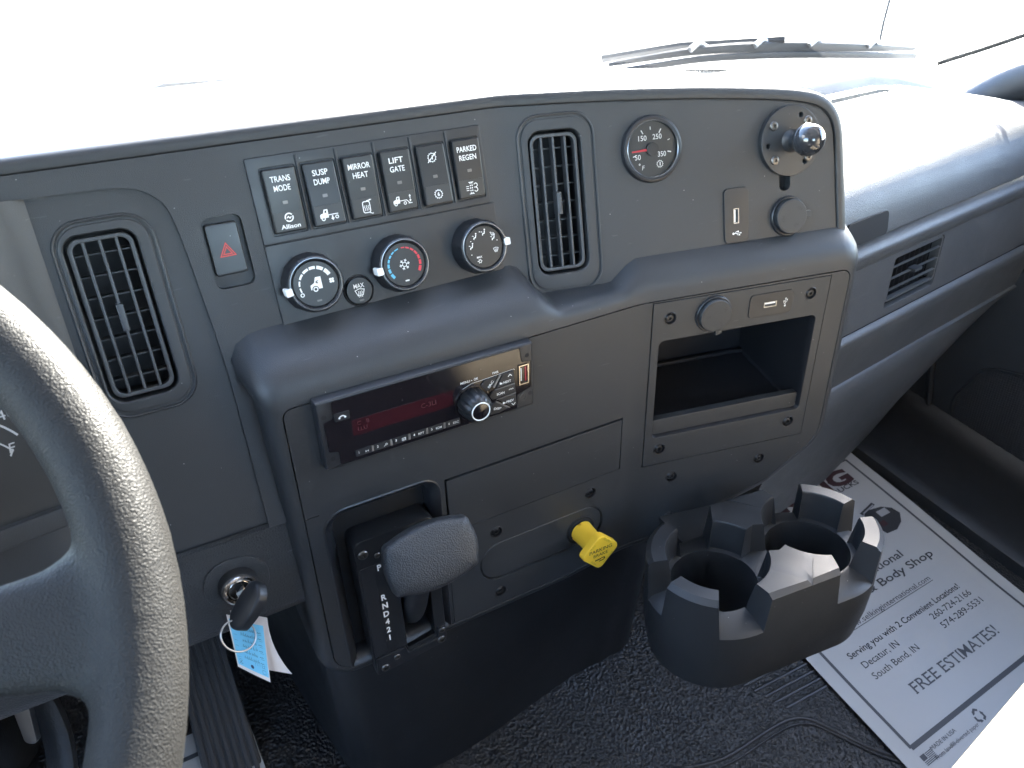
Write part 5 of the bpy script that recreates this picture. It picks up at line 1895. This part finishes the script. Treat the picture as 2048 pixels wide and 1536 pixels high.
DVM = flat((1.02, 0.86, 0.694), (0.93, -0.36, -0.06), (0.36, 0.93, 0.05))
for k in range(40):
    MB().box(DVM, -120 + 6 * k, -117.5 + 6 * k, -8, 8, 0, 4, 0.3).build("defroster_slat", "satin", DASH)

cw = MB()  # added to keep sun from under the dash; white so it burns out
cx = [-1.0, -0.6, -0.1, 0.4, 0.9, 1.3, 1.6]
cw.loft([[Vector((x, y + 0.05 * (1 - abs(x - 0.25)), z)) for x in cx] for y, z in ((0.62, 0.60), (0.72, 0.640), (0.92, 0.655), (1.10, 0.625), (1.12, 0.30), (1.13, -0.1))], False)
tag(cw.build("cowl", "hoodpaint", None, 60), "white cowl panel added between hood and windshield foot to block sun", "cowl")
hd_ = MB()
hx = [-1.0, -0.6, -0.1, 0.4, 0.9, 1.3, 1.6]
hd_.loft([[Vector((x, y + 0.05 * (1 - abs(x - 0.25)), z - 0.05 * ((x - 0.3) ** 2))) for x in hx] for y, z in ((1.10, 0.60), (1.14, 0.645), (1.5, 0.60), (2.0, 0.50), (2.3, 0.40), (2.42, 0.2), (2.45, -0.4))], False)
tag(hd_.build("truck_hood", "hoodpaint", None, 60), "sunlit white truck hood beyond the windshield", "truck hood")
an = MB()
an.tube([(1.80, 1.0, 0.50), (1.812, 1.0, 0.70), (1.90, 1.0, 1.15)], 0.0035, 8)
tag(an.build("antenna_rod", "black", None), "thin dark rod standing outside the right of the windshield", "antenna")
gr = MB()
gr.loft([[Vector((x, y, -1.1)) for x in (-150, 0, 150)] for y in (-150, 0, 150)], False)
tag(gr.build("ground", "ground", None), kind="structure")

# ================================================================== seat and cab shell that shade the cabin
ST = thing("passenger_seat", "sunlit tan passenger seat cushion at the near corner", "seat", (0.75, -0.15, 0.0))
SMt = flat((0.70, -0.146, 0.287), (1, 0, 0), (0, 1, 0))
b = MB()
so = rp([(-345, -250, 60), (330, -250, 60), (330, 240, 60), (-345, 240, 60)], 8)
b.ring(SMt, so, [(20, 0), (4, 20), (0, 50), (4, 85), (18, 105), (40, 116)]); b.fill(SMt, off(so, 40), (), 116)
b.build("cushion", "seat", ST, 70)
b = MB()
SB = flat((0.70, -0.42, 0.40), (1, 0, 0), (0, -0.2, 1), (0, 1, 0.2))
so = rp([(-320, 0, 60), (320, 0, 60), (280, 680, 90), (-280, 680, 90)], 8)
b.ring(SB, so, [(20, -60), (0, -30), (0, 20), (10, 50), (40, 66)]); b.fill(SB, off(so, 40), (), 66)
b.build("backrest", "seat", ST, 70)
b = MB(); b.box(flat((0.70, -0.2, -0.08), (1, 0, 0), (0, 1, 0)), -180, 180, -180, 180, 0, 380, 10); b.build("pedestal", "door", ST)

DS = thing("driver_seat", "unseen dark cloth driver seat added to shade the lower console", "seat", (-0.25, -0.30, -0.06))  # out of view, added to block light coming from the rear
for nm, fr_, ol_, pr_ in (("cushion", flat((-0.25, -0.34, 0.28), (1, 0, 0), (0, 1, 0)), rp([(-260, -240, 60), (260, -240, 60), (260, 240, 90), (-260, 240, 90)], 8), [(20, 0), (4, 20), (0, 50), (4, 85), (18, 105), (40, 116)]),
                          ("backrest", flat((-0.25, -0.60, 0.38), (1, 0, 0), (0, -0.2, 1), (0, 1, 0.2)), rp([(-250, 0, 60), (250, 0, 60), (220, 700, 90), (-220, 700, 90)], 8), [(20, -60), (0, -30), (0, 20), (10, 50), (40, 66)])):
    b = MB(); b.ring(fr_, ol_, pr_); b.fill(fr_, off(ol_, 40), (), pr_[-1][1]); b.build(nm, "darkcloth", DS, 70)
b = MB(); b.box(flat((0.22, -0.25, 1.50), (1, 0, 0), (0, 1, 0)), -1230, 1230, -900, 730, 0, 60, 10)
tag(b.build("cab_roof", "head", None), kind="structure")
b = MB()
RWm = flat((0.22, -1.12, 0.0), (1, 0, 0), (0, 0, 1), (0, 1, 0))
b.plate(RWm, rect(-1230, -120, 1230, 1510), [rr(-700, 800, 700, 1250, 60)], 30, -30, 4, True)
tag(b.build("cab_rear_wall", "darkcloth", None), kind="structure")
b = MB()
LDm = flat((-0.98, 0.0, 0.0), (0, 1, 0), (0, 0, 1), (1, 0, 0))
b.plate(LDm, rect(-1150, -120, 900, 1510), [rp([(-500, 660, 50), (560, 660, 50), (330, 1400, 50), (-500, 1400, 50)], 5)], 30, -30, 4, True)
tag(b.build("driver_door_wall", "door", None), kind="structure")
b = MB()
RDm = flat((1.44, 0.0, 0.0), (0, 1, 0), (0, 0, 1), (-1, 0, 0))
b.plate(RDm, rect(-1150, 630, 500, 1510), [rp([(-500, 660, 50), (420, 660, 50), (250, 1400, 50), (-500, 1400, 50)], 5)], 15, -30, 4, True)
b.plate(RDm, rect(-1150, -160, 470, 628), (), 10, -30, 4, True)  # added outer skin, out of view, blocking sun behind the door trim
tag(b.build("passenger_window_wall", "door", None), kind="structure")
